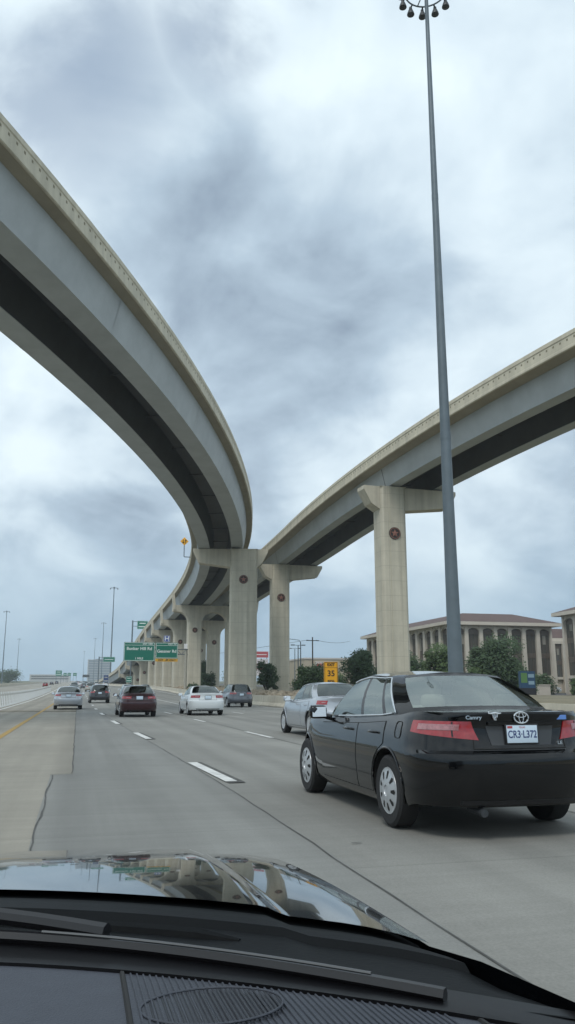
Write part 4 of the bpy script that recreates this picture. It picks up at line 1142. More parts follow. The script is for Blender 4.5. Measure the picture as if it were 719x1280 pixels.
# seams in the dash top
for xa, xb in ((.500, .492), (.80, .775)):
    bm = bmesh.new(); tube(bm, [(xa + (xb - xa) * t, WB(xa) - .05 - t * .62, dash_z(xa + (xb - xa) * t, t) + .0005) for t in np.linspace(0, .6, 12)], .0028, 6)
    mesh_obj('dash_seam', bm, M['black'], dash)
# ribbed panel with an oval speaker grille in it
bm = bmesh.new()
for k in range(44):
    x = .508 + k * .0062
    ts = np.linspace(.015, .62, 14)
    pts = [(x, WB(x) - .046 - t * .62, dash_z(x, t) + .0008) for t in ts]
    tube(bm, pts, .0010, 5)
mesh_obj('dash_rib', bm, DASH, dash)
bm = bmesh.new(); cx, cyt = .572, .165
gp = []
for a in np.linspace(0, 2 * math.pi, 48):
    x = cx + .064 * math.cos(a); t = cyt + .085 * math.sin(a)
    gp.append((x, WB(cx) - .046 - t * .62, dash_z(x, t) + .003))
tube(bm, gp, .0010, 6, cap=False)
grille = mesh_obj('speaker_grille', bm, DASH, dash)
bm = bmesh.new()
for k in range(31):
    q = -.97 + k * .0647; ht = .085 * math.sqrt(max(0, 1 - q*q)); x = cx + .064 * q
    tube(bm, [(x, WB(cx) - .046 - t * .62, dash_z(x, t) + .0016) for t in np.linspace(cyt - ht, cyt + ht, 8)], .0010, 5)
mesh_obj('grille_rib', bm, mat('grille_plastic', (.030, .034, .043), .6), grille)

# ------------------------------------------------------------------ embankment and rubble behind the right barrier
bm = bmesh.new(); prev = None
EY = list(range(-20, 300, 8))
def bank_z(x, y):
    u = x - road_right(y) - .46; h = .85 * smoothstep(-40, 40, y) * (1 - smoothstep(215, 290, y))
    return gz(y) - .05 + h * (.25 + .75 * smoothstep(0, 2.6, u)) * (1 - smoothstep(24, 32, x - road_right(y)))
for y in EY:
    xr = road_right(y)
    row = [bm.verts.new((xr + u, y, bank_z(xr + u, y))) for u in (.44, .9, 1.4, 2, 3.2, 6, 10, 15, 20, 24, 26, 28, 30, 33)]
    if prev:
        for k in range(len(row) - 1): bm.faces.new((prev[k], prev[k+1], row[k+1], row[k]))
    prev = row
o = mesh_obj('embankment', bm, mat('embankment_earth', (.20, .175, .115), .95, noise=.3, nscale=.5), ang=60); o['kind'] = 'structure'
bm = bmesh.new()
for k in range(1500):
    y = rnd.uniform(48, 175); x = road_right(y) + .7 + abs(rnd.gauss(0, 3.2)); r = rnd.uniform(.12, .42)
    t = bmesh.ops.create_icosphere(bm, subdivisions=1, radius=r)
    Rm = Matrix.Rotation(rnd.uniform(0, 6.3), 4, 'Z') @ Matrix.Rotation(rnd.uniform(0, 6.3), 4, 'X')
    for v in t['verts']:
        v.co = Rm @ Vector((v.co.x * rnd.uniform(.8, 1.3), v.co.y * rnd.uniform(.6, 1.1), v.co.z * rnd.uniform(.5, .9)))
        v.co += Vector((x, y, bank_z(x, y) + r * .15))
o = mesh_obj('rubble', bm, mat('rubble_stone', (.30, .25, .185), .9, noise=.35, nscale=.9), ang=20); tag(o, 'loose tan rocks covering the bank between the barrier and the piers', 'rubble', kind='stuff')

# ------------------------------------------------------------------ poles and signs
def mast(label, x, y, H, r0, r1, detail=True):
    root = empty('high_mast_light', (x, y, gz(y))); tag(root, label, 'street light', None if detail else 'high mast lights in the distance')
    bm = bmesh.new()
    n = 9; zs_ = [0, .03]
    pts = []; rr = []
    for k in range(n):
        f = k / (n - 1); pts.append((0, 0, H * f)); rr.append(r0 + (r1 - r0) * f ** .72)
    tube(bm, pts, rr, 16)
    for f in (.34, .67):      # telescoping slip joints
        tube(bm, [(0, 0, H * f - .35), (0, 0, H * f)], (r0 + (r1 - r0) * f ** .72) * 1.05, 16)
    if detail:
        tube(bm, [(0, 0, 0), (0, 0, .06)], r0 * 1.7, 20); box(bm, -r0*.3, r0*.3, -r0 - .02, -r0 + .1, .6, 1.3)
    mesh_obj('pole', bm, M['galv'], root, ang=40)
    R_ = 1.25 if detail else 1.6
    bm = bmesh.new()
    hoop = [(R_ * math.cos(a), R_ * math.sin(a), H - .25) for a in np.linspace(0, 2*math.pi, 40)]
    tube(bm, hoop, .045, 8, cap=False)
    tube(bm, [(0, 0, H - .5), (0, 0, H + .2)], r1 * 2.0, 14)
    for k in range(5):
        a = 2*math.pi*k/5 + .3; tube(bm, [(r1*math.cos(a), r1*math.sin(a), H - .1), (R_*math.cos(a), R_*math.sin(a), H - .25)], .035, 6)
    mesh_obj('lamp_ring', bm, M['galv'], root, ang=40)
    N = 12 if detail else 6
    for k in range(N):
        a = 2*math.pi*(k + .5)/N; c = Vector((1.15*R_*math.cos(a), 1.15*R_*math.sin(a), H - .72)); bm = bmesh.new()
        lathe(bm, [(.09, .42), (.10, .30), (.15, .18), (.21, .0), (.22, -.08), (.0, -.11)], 14, M=Matrix.Translation(c))
        tube(bm, [c + Vector((0, 0, .40)), (R_*math.cos(a), R_*math.sin(a), H - .25)], .05, 6)
        mesh_obj('lamp', bm, [M['darkmetal']], root, ang=40)
mast('tall grey high mast pole rising beside the right flyover, ring of lamps on top', 17.35, 35.9, 41.0, .385, .10)
for lb, x, y, H in (('tallest of the far high mast poles, just left of the green overhead sign', 13.6, 370, 43), ('high mast pole left of the tallest far one, over the far traffic', 16.4, 620, 44), ('thin high mast pole above the distant glass block, left side', 15.7, 900, 46),
        ('faintest high mast pole near the vanishing point', 7, 1250, 44), ('high mast pole nearest the left edge, beyond the opposite lanes', -44, 518, 43), ('faint high mast pole second from the left edge, beyond the opposite lanes', -60, 870, 43)):
    mast(lb, x, y, H, .40, .16, False)

def panel(bm, x0, x1, z0, z1, y=0.0, t=.06): box(bm, x0, x1, y, y + t, z0, z1)
def sign_panel(parent, name, x0, x1, z0, z1, m, y=0.0, border=True, bm_=.06):
    bm = bmesh.new(); panel(bm, x0, x1, z0, z1, y); p = mesh_obj(name, bm, m, parent)
    if border:
        bm = bmesh.new(); k = bm_
        for a in ((x0 + k, x1 - k, z0 + k, z0 + 2*k), (x0 + k, x1 - k, z1 - 2*k, z1 - k), (x0 + k, x0 + 2*k, z0 + 2*k, z1 - 2*k), (x1 - 2*k, x1 - k, z0 + 2*k, z1 - 2*k)):
            box(bm, a[0], a[1], y - .006, y + .002, a[2], a[3])
        mesh_obj('sign_border', bm, M['signwhite'], p)
    return p
def sign_text(parent, s, x, z, size, m, y=-.008, sx=1.0, bold=.0):
    return text_obj('lettering', s, size, m, parent, Matrix.Translation((x, y, z)) @ Matrix.Rotation(R(90), 4, 'X'), ext=.003, sx=sx, bold=bold)
# overhead sign
y = 134.3; g0 = gz(y)
sg = empty('overhead_sign', (17.0, y, g0)); tag(sg, 'green overhead freeway sign with two panels for Bunker Hill Rd and Gessner Rd', 'road sign')
X = lambda x: x - 17.0
p1 = sign_panel(sg, 'sign_panel', X(6.9), X(11.85), 5.75 - g0, 8.75 - g0, M['green'])
p2 = sign_panel(sg, 'sign_panel', X(11.98), X(15.6), 6.2 - g0, 8.75 - g0, M['green'])
p3 = sign_panel(sg, 'exit_only_panel', X(11.98), X(15.6), 5.70 - g0, 6.17 - g0, M['amber'], border=False)
bm = bmesh.new(); box(bm, X(6.95), X(11.8), -.006, .0, 8.26 - g0, 8.31 - g0); mesh_obj('sign_rule', bm, M['signwhite'], p1)
bm = bmesh.new(); box(bm, X(12.03), X(15.55), -.006, .0, 8.26 - g0, 8.31 - g0); mesh_obj('sign_rule', bm, M['signwhite'], p2)
sign_text(p1, 'EXIT 758A', X(10.7), 8.50 - g0, .36, M['signwhite'], bold=.008)
sign_text(p2, 'EXIT 757', X(14.7), 8.50 - g0, .36, M['signwhite'], bold=.008)
sign_text(p1, 'Bunker Hill Rd', X(9.36), 7.72 - g0, .68, M['signwhite'], bold=.014)
sign_text(p1, '1 MILE', X(9.36), 6.16 - g0, .46, M['signwhite'], bold=.01)
sign_text(p2, 'Gessner Rd', X(13.78), 7.35 - g0, .66, M['signwhite'], bold=.014)
sign_text(p3, 'EXIT', X(12.85), 5.93 - g0, .38, M['signblack'], bold=.01); sign_text(p3, 'ONLY', X(14.75), 5.93 - g0, .38, M['signblack'], bold=.01)
bm = bmesh.new(); tube(bm, [(X(13.62), -.02, 5.80 - g0), (X(13.92), -.02, 6.02 - g0)], .05, 6); tube(bm, [(X(13.72), -.02, 6.07 - g0), (X(13.98), -.02, 6.07 - g0), (X(13.98), -.02, 5.85 - g0)], .035, 6)
mesh_obj('arrow', bm, M['signblack'], p3)
bm = bmesh.new(); tube(bm, [(0, .45, -.05), (0, .45, 7.6 - g0)], .24, 14); mesh_obj('post', bm, mat('post_tan', (.36, .345, .29), .6, noise=.1), sg)
bm = bmesh.new()
for zz in (6.9, 7.7):
    tube(bm, [(X(7.2), .45, zz - g0), (.3, .45, zz - g0)], .07, 8)
for k in range(12):
    xa = X(7.2 + k * .82); tube(bm, [(xa, .45, (6.9 if k % 2 else 7.7) - g0), (xa + .82, .45, (7.7 if k % 2 else 6.9) - g0)], .04, 6)
for xx in (8, 11, 13, 15): tube(bm, [(X(xx), .12, 5.9 - g0), (X(xx), .12, 8.6 - g0)], .05, 6); tube(bm, [(X(xx), .12, 7.3 - g0), (X(xx), .45, 7.3 - g0)], .05, 6)
mesh_obj('truss', bm, M['galv'], sg)
# hospital sign
hs = empty('hospital_sign', (13.75, y, 8.76)); tag(hs, 'small blue square sign with a white H on top of the green panels', 'road sign')
hp = sign_panel(hs, 'sign_panel', -.5, .5, .12, 1.12, M['blue'], border=True, bm_=.04); sign_text(hp, 'H', 0, .62, .95, M['signwhite'], bold=.03)
bm = bmesh.new(); tube(bm, [(0, .05, 0), (0, .05, .15)], .05, 8); mesh_obj('bracket', bm, M['galv'], hs)
# small white plate beside it
ws_ = empty('marker_sign', (16.85, y - .1, 7.62)); tag(ws_, 'small white rectangular plate on top of the green overhead sign post', 'road sign')
sp_ = sign_panel(ws_, 'sign_panel', -.28, .28, .2, 1.0, M['white'], border=False); bm = bmesh.new(); tube(bm, [(0, .12, 0), (0, .12, .4)], .04, 8); mesh_obj('bracket', bm, M['galv'], ws_)
def simple_sign(label, x, y, z0, z1, wd, m, lines=(), post='centre', base=None, cat='road sign', name='road_sign', bar=M['signwhite'], nb=0):
    b = gz(y) if base is None else base
    root = empty(name, (x, y, b)); tag(root, label, cat)
    p = sign_panel(root, 'sign_panel', -wd/2, wd/2, z0 - b, z1 - b, m, bm_=min(.06, wd * .03))
    for (s, fx, fz, size, mm) in lines: sign_text(p, s, fx * wd, (z0 - b) + fz * (z1 - z0), size, mm, bold=.01)
    if nb:
        bm = bmesh.new()
        for k in range(nb):
            zz = z0 - b + (z1 - z0) * (k + .75) / (nb + .5); hw = wd * (.36 - .08 * (k % 2)); box(bm, -hw, hw, -.007, 0, zz - (z1-z0)*.05, zz + (z1-z0)*.05)
        mesh_obj('legend_bar', bm, bar, p)
    bm = bmesh.new()
    if post == 'centre': tube(bm, [(0, .12, -.1), (0, .12, z1 - b - .1)], .05 if wd < 1.6 else .12, 8)
    elif post == 'two':
        for s in (-1, 1): tube(bm, [(s * wd * .38, .14, -.1), (s * wd * .38, .14, z1 - b - .1)], .12, 8)
    elif post == 'left':
        xx = -wd/2 - 1.5; tube(bm, [(xx, .3, -.1), (xx, .3, z1 - b + .1)], .25, 10)
        for zz in (z0 + .35*(z1-z0), z1 - .1*(z1-z0)): tube(bm, [(xx, .3, zz - b), (wd*.4, .3, zz - b)], .09, 8)
    mesh_obj('post', bm, M['galv'], root); return root
simple_sign('green cantilever sign high up, partly hidden behind the descending ramp', 20.2, 279, 21.2, 24.0, 3.6, M['green'], post='left', nb=2)
simple_sign('green overhead sign beside the foot of the descending ramp, left of the big panels', 11.4, 330, 11.8, 13.8, 4.6, M['green'], post='left', nb=1)
simple_sign('small green gore sign low under the big green panels', 11.7, 199, 2.6 + .3, 4.0 + .3, 1.4, M['green'], nb=2)
simple_sign('blue roadside service sign far ahead left of the ramp foot', 9.6, 300, 3.4, 6.4, 1.9, mat('service_sign_blue', (.02, .05, .16), .5), nb=2, post='two', bar=M['galv_light'])
simple_sign('largest green sign far away over the opposite lanes', -11.1, 500, 9.0, 12.2, 3.6, M['green'], post='two', nb=2)
simple_sign('far green sign next to the largest one, first to its right', -10.8, 720, 12.4, 15.0, 2.9, M['green'], post='two', nb=1)
simple_sign('far green sign in the middle of the small distant ones', -7.4, 725, 12.6, 15.2, 2.9, M['green'], post='two', nb=1)
simple_sign('far green sign, rightmost of the small ones left of the lanes', -2.8, 730, 12.6, 15.2, 3.2, M['green'], post='two', nb=1)
simple_sign('dark back of an overhead sign above the far traffic', 5.4, 600, 9.6, 11.6, 5.0, M['darkmetal'], post='two')
ex = simple_sign('yellow exit advisory sign reading 35 above the silver sedan roof', 15.45, 49.7, 1.62, 2.98, .90, M['yellow'], [('EXIT', 0, .86, .24, M['signblack']), ('35', 0, .46, .50, M['signblack']), ('M.P.H.', 0, .12, .17, M['signblack'])])
pnl = [c for c in ex.children if c.name.startswith('sign_panel')][0]
bm = bmesh.new(); box(bm, -.44, .44, -.007, 0, .985 + 1.62 - gz(49.7), 1.005 + 1.62 - gz(49.7)); mesh_obj('sign_rule', bm, M['signblack'], pnl)
for c in pnl.children:
    if c.name.startswith('sign_border'): c.data.materials[0] = M['signblack']
# yellow diamond on the ramp parapet
pw = pL.pt(pL.dist_of_y(130), -4.3, .75, .038)
dg_ = empty('warning_sign', (pw.x, pw.y, pw.z)); tag(dg_, 'yellow diamond warning sign on a bent pole from the left flyover parapet', 'road sign')
bm = bmesh.new(); tube(bm, [(.05, 0, 0), (-.95, 0, 0), (-1.02, 0, .07), (-1.02, 0, 2.4)], .065, 8); mesh_obj('post', bm, M['darkmetal'], dg_)
bm = bmesh.new(); h = .72
Md = Matrix.Translation((-1.02, -.09, 2.55)) @ Matrix.Rotation(R(45), 4, 'Y'); rbox(bm, (0, 0, 0), (h*1.36, .05, h*1.36), .02, 2, M=Md); dp = mesh_obj('sign_panel', bm, M['yellow'], dg_)
bm = bmesh.new()
for s in (-1, 1):
    c = Vector((-1.02 + s * .20, -.13, 2.55)); d = s
    tube(bm, [c + Vector((0, 0, -d*.30)), c + Vector((0, 0, d*.30))], .05, 6); tube(bm, [c + Vector((-.14, 0, d*.12)), c + Vector((0, 0, d*.32)), c + Vector((.14, 0, d*.12))], .045, 6)
mesh_obj('arrow', bm, M['signblack'], dp)

# ------------------------------------------------------------------ buildings
WALL = mat('office_concrete', (.55, .50, .43), .85, noise=.08, nscale=.5)
ROOF = mat('roof_tile_brown', (.10, .062, .055), .75, noise=.18, nscale=1.2)
WIN = mat('office_glass', (.085, .082, .072), .2, spec=.6)
BLIND = mat('window_blind', (.26, .245, .21), .8)
SPAND = mat('spandrel_bronze', (.11, .09, .075), .5)
def facade(parent, A, B_, z0, H, n, arch=True, first=3.2):
    A = Vector((*A, z0)); B_ = Vector((*B_, z0)); d = B_ - A; Lx = d.length; ang = math.atan2(d.y, d.x)
    T = Matrix.Translation(A) @ Matrix.Rotation(ang, 4, 'Z')      # x along wall, -y outward
    T = parent.matrix_world.inverted() @ T
    bay = Lx / n; pw_ = bay * .24; bm = bmesh.new()
    top = H - .5
    for k in range(n + 1):
        x = k * bay; x0 = max(0, x - pw_/2); x1 = min(Lx, x + pw_/2)
        prism(bm, [(x0 - .12, 0), (x1 + .12, 0), (x1, H), (x0, H)], -.55, .1, M=T)
    for k in range(n):
        x0 = k*bay + pw_/2; x1 = (k+1)*bay - pw_/2; r = (x1 - x0)/2; cx_ = (x0 + x1)/2
        zc_ = top - (r * .55 if arch else .1)
        arcp = [(cx_ + r*math.cos(a), zc_ + (r*.55)*math.sin(a)) for a in np.linspace(0, math.pi, 11)] if arch else [(x1, zc_), (x0, zc_)]
        prism(bm, [(x0, H), (x1, H)] + arcp, -.40, .1, M=T)
        box(bm, x0, x1, -.30, .1, 0 if first == 0 else first - .5, first, M=T)
    mesh_obj('facade', bm, WALL, parent, ang=25)
    for k in range(n):
        x0 = k*bay + pw_/2 - .05; x1 = (k+1)*bay - pw_/2 + .05
        bm = bmesh.new(); box(bm, x0, x1, -.02, .02, first, H - .3, M=T); wn = mesh_obj('window', bm, WIN, parent)
        bm = bmesh.new(); nf = max(1, round((H - first) / 3.7))
        for q in range(1, nf + 1):
            zz = first + (H - first) * q / (nf + .15); box(bm, x0, x1, -.06, -.021, zz - 1.0, zz - .1, M=T)
        for q in range(1, 3): xx = x0 + (x1-x0)*q/3; box(bm, xx - .035, xx + .035, -.08, -.021, first, H - .3, M=T)
        mesh_obj('spandrel', bm, SPAND, wn)
        for q in range(nf):
            if rnd.random() < .45:
                zb_ = first + (H - first) * q / (nf + .15) + .1; zt_ = first + (H - first) * (q + 1) / (nf + .15) - 1.05; bx = x0 + (x1 - x0) * rnd.choice((0, 1/3, 2/3)) + .05
                bm = bmesh.new(); box(bm, bx, bx + (x1 - x0) / 3 - .1, -.035, -.021, zb_ + (zt_ - zb_) * rnd.uniform(.1, .6), zt_, M=T); mesh_obj('blind', bm, BLIND, wn)
def hip_roof(parent, x0, x1, y0, y1, z, oh, rise, inset):
    inv = parent.matrix_world.inverted(); bm = bmesh.new()
    o_ = oh; pts0 = [(x0-o_, y0-o_), (x1+o_, y0-o_), (x1+o_, y1+o_), (x0-o_, y1+o_)]; i_ = inset; pts1 = [(x0+i_, y0+i_), (x1-i_, y0+i_), (x1-i_, y1-i_), (x0+i_, y1-i_)]
    a = [bm.verts.new(inv @ Vector((x, y, z + .62))) for x, y in pts0]; b = [bm.verts.new(inv @ Vector((x, y, z + .62 + rise))) for x, y in pts1]
    for k in range(4): bm.faces.new((a[k], a[(k+1) % 4], b[(k+1) % 4], b[k]))
    bm.faces.new(b); bm.faces.new(a[::-1]); mesh_obj('roof', bm, ROOF, parent, ang=5)
    bm = bmesh.new(); box(bm, x0-o_-.05, x1+o_+.05, y0-o_-.05, y1+o_+.05, z + .0, z + .60); bm.transform(inv); mesh_obj('eave', bm, WALL, parent)
bpy.context.view_layer.update()
def office(label, x0, x1, y0, y1, z0, H, nf, nl):
    root = empty('office_building', (x0, y0, z0)); tag(root, label, 'building'); bpy.context.view_layer.update()
    facade(root, (x0, y0), (x1, y0), z0, H, nf); facade(root, (x0, y1), (x0, y0), z0, H, nl)
    bm = bmesh.new(); box(bm, x0 + .3, x1 - .3, y0 + .3, y1 - .3, z0 - .3, z0 + H - .01); bm.transform(root.matrix_world.inverted()); mesh_obj('core_wall', bm, SPAND, root)
    hip_roof(root, x0, x1, y0, y1, z0 + H, 1.5, 2.1, 5)
office('tan arcaded office block with a dark brown hipped roof behind the lamp mast', 66, 86.6, 138, 182, .6, 12.3, 7, 12)
office('tan arcaded office block cut off by the right edge of the photo', 82, 112, 92, 126, .4, 13.4, 8, 9)
ob = empty('office_building', (91, 152, .6)); tag(ob, 'low set back tan wing between the two arcaded office blocks', 'building'); bpy.context.view_layer.update()
facade(ob, (91, 152), (112, 152), .6, 10.6, 9, arch=False); bm = bmesh.new(); box(bm, 91.3, 112, 152.3, 170, .3, 11.15); bm.transform(ob.matrix_world.inverted()); mesh_obj('core_wall', bm, WALL, ob)
hip_roof(ob, 91.5, 112, 152.6, 170, 11.2, .6, 2.2, 3)
# store
st = empty('store', (70, 250, gz(250))); tag(st, 'low tan store with a red sign beyond the bushes', 'building')
SB = mat('store_stucco', (.40, .345, .26), .9, noise=.08, nscale=.3); SL = mat('store_panel_pale', (.50, .46, .42), .8)
b0 = gz(250)
bm = bmesh.new(); box(bm, -1, 26, 0, 22, -.2, 10.6 - b0); box(bm, 26.02, 44, 2, 22, -.2, 11.8 - b0); box(bm, 3, 26.5, -.6, -.01, 6.1, 7.0); mesh_obj('wall', bm, SB, st)
bm = bmesh.new(); box(bm, -1.2, 26.2, -.25, 22.2, 10.62 - b0, 11.1 - b0); box(bm, 26.25, 44.2, 1.8, 22.2, 11.82 - b0, 12.3 - b0); mesh_obj('parapet', bm, SL, st)
bm = bmesh.new(); box(bm, 2.4, 8, -.7, -.02, 0, 8.2); mesh_obj('entrance_bay', bm, SL, st)
bm = bmesh.new(); box(bm, 3.2, 7.2, -.78, -.71, .1, 2.9); mesh_obj('door', bm, WIN, st)
bm = bmesh.new(); x = 2.9
for wd in (.55, .6, .5, .6, .55, .5): box(bm, x, x + wd, -.95, -.72, 6.1, 7.5); x += wd + .16
mesh_obj('shop_sign', bm, mat('sign_red', (.45, .03, .05), .5), st)
# red and white pylon sign
pl = simple_sign('tall red and white pylon sign between the central pier and the pier right of it', 64.6, 293, 12.6, 14.9, 5.2, M['platered'], post='two', nb=1, name='pylon_sign', cat='sign')
bm = bmesh.new(); b0 = gz(293); box(bm, -2.6, 2.6, 0, .1, 6.2 - b0, 12.2 - b0); q = mesh_obj('lower_panel', bm, mat('pylon_white', (.6, .55, .55), .6), pl)
bm = bmesh.new(); box(bm, -2.4, 2.4, -.01, 0, 9.9 - b0, 10.5 - b0); box(bm, -2.4, 2.4, -.01, 0, 8.5 - b0, 8.9 - b0); mesh_obj('red_band', bm, M['platered'], q)
# white parking garage
gr = empty('parking_garage', (27.5, 400, gz(400))); tag(gr, 'white multi storey parking deck seen under the descending ramps', 'building')
bm = bmesh.new()
for k in range(6): box(bm, 0, 13, 0, 12, k * 1.65, k * 1.65 + .55)
for k in range(5): box(bm, k * 3.1, k * 3.1 + .5, -.1, .4, 0, 9.6)
mesh_obj('deck', bm, mat('garage_white', (.62, .63, .62), .7), gr)
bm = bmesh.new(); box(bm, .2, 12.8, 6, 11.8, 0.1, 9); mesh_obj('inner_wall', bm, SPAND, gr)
bm = bmesh.new()
for k in range(5):
    tube(bm, [(k * 2.6, -.15, k * 1.65), (k * 2.6 + 2.6, -.15, k * 1.65 + 1.65)], .15, 6); tube(bm, [(13 - k * 2.6, -.15, k * 1.65), (13 - k * 2.6 - 2.6, -.15, k * 1.65 + 1.65)], .15, 6)
mesh_obj('brace', bm, M['white'], gr)
# distant glass block
tw = empty('office_tower', (13.5, 1290, gz(1290))); tag(tw, 'bluish glass office tower fading into the haze above the far traffic', 'building')
TG = mat('tower_glass', (.16, .20, .24), .3); TF = mat('tower_band', (.42, .42, .41), .7)
bm = bmesh.new(); box(bm, 0, 34, 0, 26, 0, 31.5); box(bm, 11, 30, 4, 24, 31.5, 34); mesh_obj('glass_wall', bm, TG, tw)
bm = bmesh.new()
for k in range(9): box(bm, -.3, 34.3, -.3, 26.3, k * 3.7 + 2.2, k * 3.7 + 3.2)
for k in range(3): box(bm, k * 16.7 - .4, k * 16.7 + .9, -.45, .3, 0, 31.5)
mesh_obj('floor_band', bm, TF, tw)
lb = empty('office_block', (-60, 1100, gz(1100))); tag(lb, 'low pale block on the far left horizon beyond the opposite lanes', 'building')
bm = bmesh.new(); box(bm, 0, 50, 0, 20, 0, 9); mesh_obj('wall', bm, TF, lb)
bm = bmesh.new(); box(bm, 2, 48, -.2, 0, 3, 4.5); box(bm, 2, 48, -.2, 0, 6, 7.5); mesh_obj('window', bm, WIN, lb)
# small overpass on the far left
op = empty('overpass', (-27, 300, gz(300))); tag(op, 'low concrete overpass on short columns at the far left edge', 'overpass')
bm = bmesh.new(); box(bm, -70, -1, 0, 9, 4.6, 6.4); mesh_obj('deck', bm, M['slab'], op)
for k in range(5):
    bm = bmesh.new(); tube(bm, [(-6 - k * 9, 4.5, -.3), (-6 - k * 9, 4.5, 4.6)], .7, 12); mesh_obj('column', bm, M['column'], op)

# street furniture on the right
def utility_pole(label, x, y, H, r=.16, cross=True):
    root = empty('utility_pole', (x, y, gz(y))); tag(root, label, 'utility pole')
    bm = bmesh.new(); tube(bm, [(0, 0, -.3), (0, 0, H)], [r, r * .7], 10); mesh_obj('pole', bm, mat('wood_pole', (.05, .042, .035), .9), root)
    if cross:
        bm = bmesh.new(); box(bm, -1.3, 1.3, -.06, .06, H - .75, H - .6); mesh_obj('crossarm', bm, M['darkmetal'], root)
    return root
utility_pole('dark wooden utility pole in front of the tan store', 44.1, 153.8, 10.6)
def cable(label, a, b, sag, r=.035):
    bm = bmesh.new(); a = Vector(a); b = Vector(b); tube(bm, [a.lerp(b, t) - Vector((0, 0, sag * 4 * t * (1 - t))) for t in np.linspace(0, 1, 17)], r, 5); o = mesh_obj('power_line', bm, M['darkmetal']); tag(o, label, 'cable')
cable('power line running right from the utility pole toward the offices', (44.9, 153.8, 10.75), (66, 196, 13.2), .5)
cable('power line running left from the utility pole behind the piers', (43.2, 153.8, 10.75), (16, 320, 11.5), .8)
def lot_lamp(label, x, y, H, arms=((-1, 1.6),), curved=False):
    root = empty('street_lamp', (x, y, gz(y))); tag(root, label, 'street lamp')
    bm = bmesh.new(); tube(bm, [(0, 0, -.2), (0, 0, H)], [.14, .09], 10); mesh_obj('pole', bm, M['galv'], root)
    for s, ln in arms:
        bm = bmesh.new()
        if curved: tube(bm, [(0, 0, H - .05), (s*.3, 0, H + .35), (s*ln*.5, 0, H + .55), (s*ln, 0, H + .4)], .06, 6)
        else: tube(bm, [(0, 0, H - .05), (s*ln, 0, H)], .05, 6)
        mesh_obj('arm', bm, M['galv'], root)
        bm = bmesh.new(); rbox(bm, (s*ln, 0, H + (.38 if curved else .0)), (.8, .4, .18), .06, 2); mesh_obj('lamp', bm, M['darkmetal'], root)
lot_lamp('grey street lamp with a long curved arm, left of the utility pole', 41.6, 153.5, 9.6, ((-1, 4.2),), True)
lot_lamp('grey street lamp with two short arms, just left of the utility pole', 42.3, 158, 9.2, ((-1, 1.1), (1, 1.1)))
lot_lamp('parking lot lamp above the roof of the tan store', 92, 247, 13.2, ((-1, 1.4), (1, 1.4)))
lot_lamp('short parking lot lamp left of the curved arm lamp', 54, 205, 10.4, ((-1, 1.2), (1, 1.2)))
# blue and green monument sign by the frontage road
ms = empty('monument_sign', (38.4, 65.4, .1)); tag(ms, 'blue and green street side sign board beside the black sedan roof', 'sign')
bm = bmesh.new(); box(bm, -.75, .75, -.2, .2, -.2, 1.3); mesh_obj('base', bm, mat('sign_base_dark', (.03, .03, .035), .7), ms)
bm = bmesh.new(); box(bm, -.72, .72, -.16, .16, 1.3, 2.75); bp_ = mesh_obj('board', bm, mat('board_blue', (.03, .08, .16), .4), ms)
bm = bmesh.new(); box(bm, -.66, -.05, -.175, -.161, 1.75, 2.6); mesh_obj('green_panel', bm, mat('board_green', (.12, .25, .08), .5), bp_)
bm = bmesh.new(); box(bm, .05, .62, -.175, -.161, 2.2, 2.5); box(bm, .05, .62, -.175, -.161, 1.6, 1.9); mesh_obj('pale_panel', bm, mat('board_pale', (.3, .42, .5), .5), bp_)

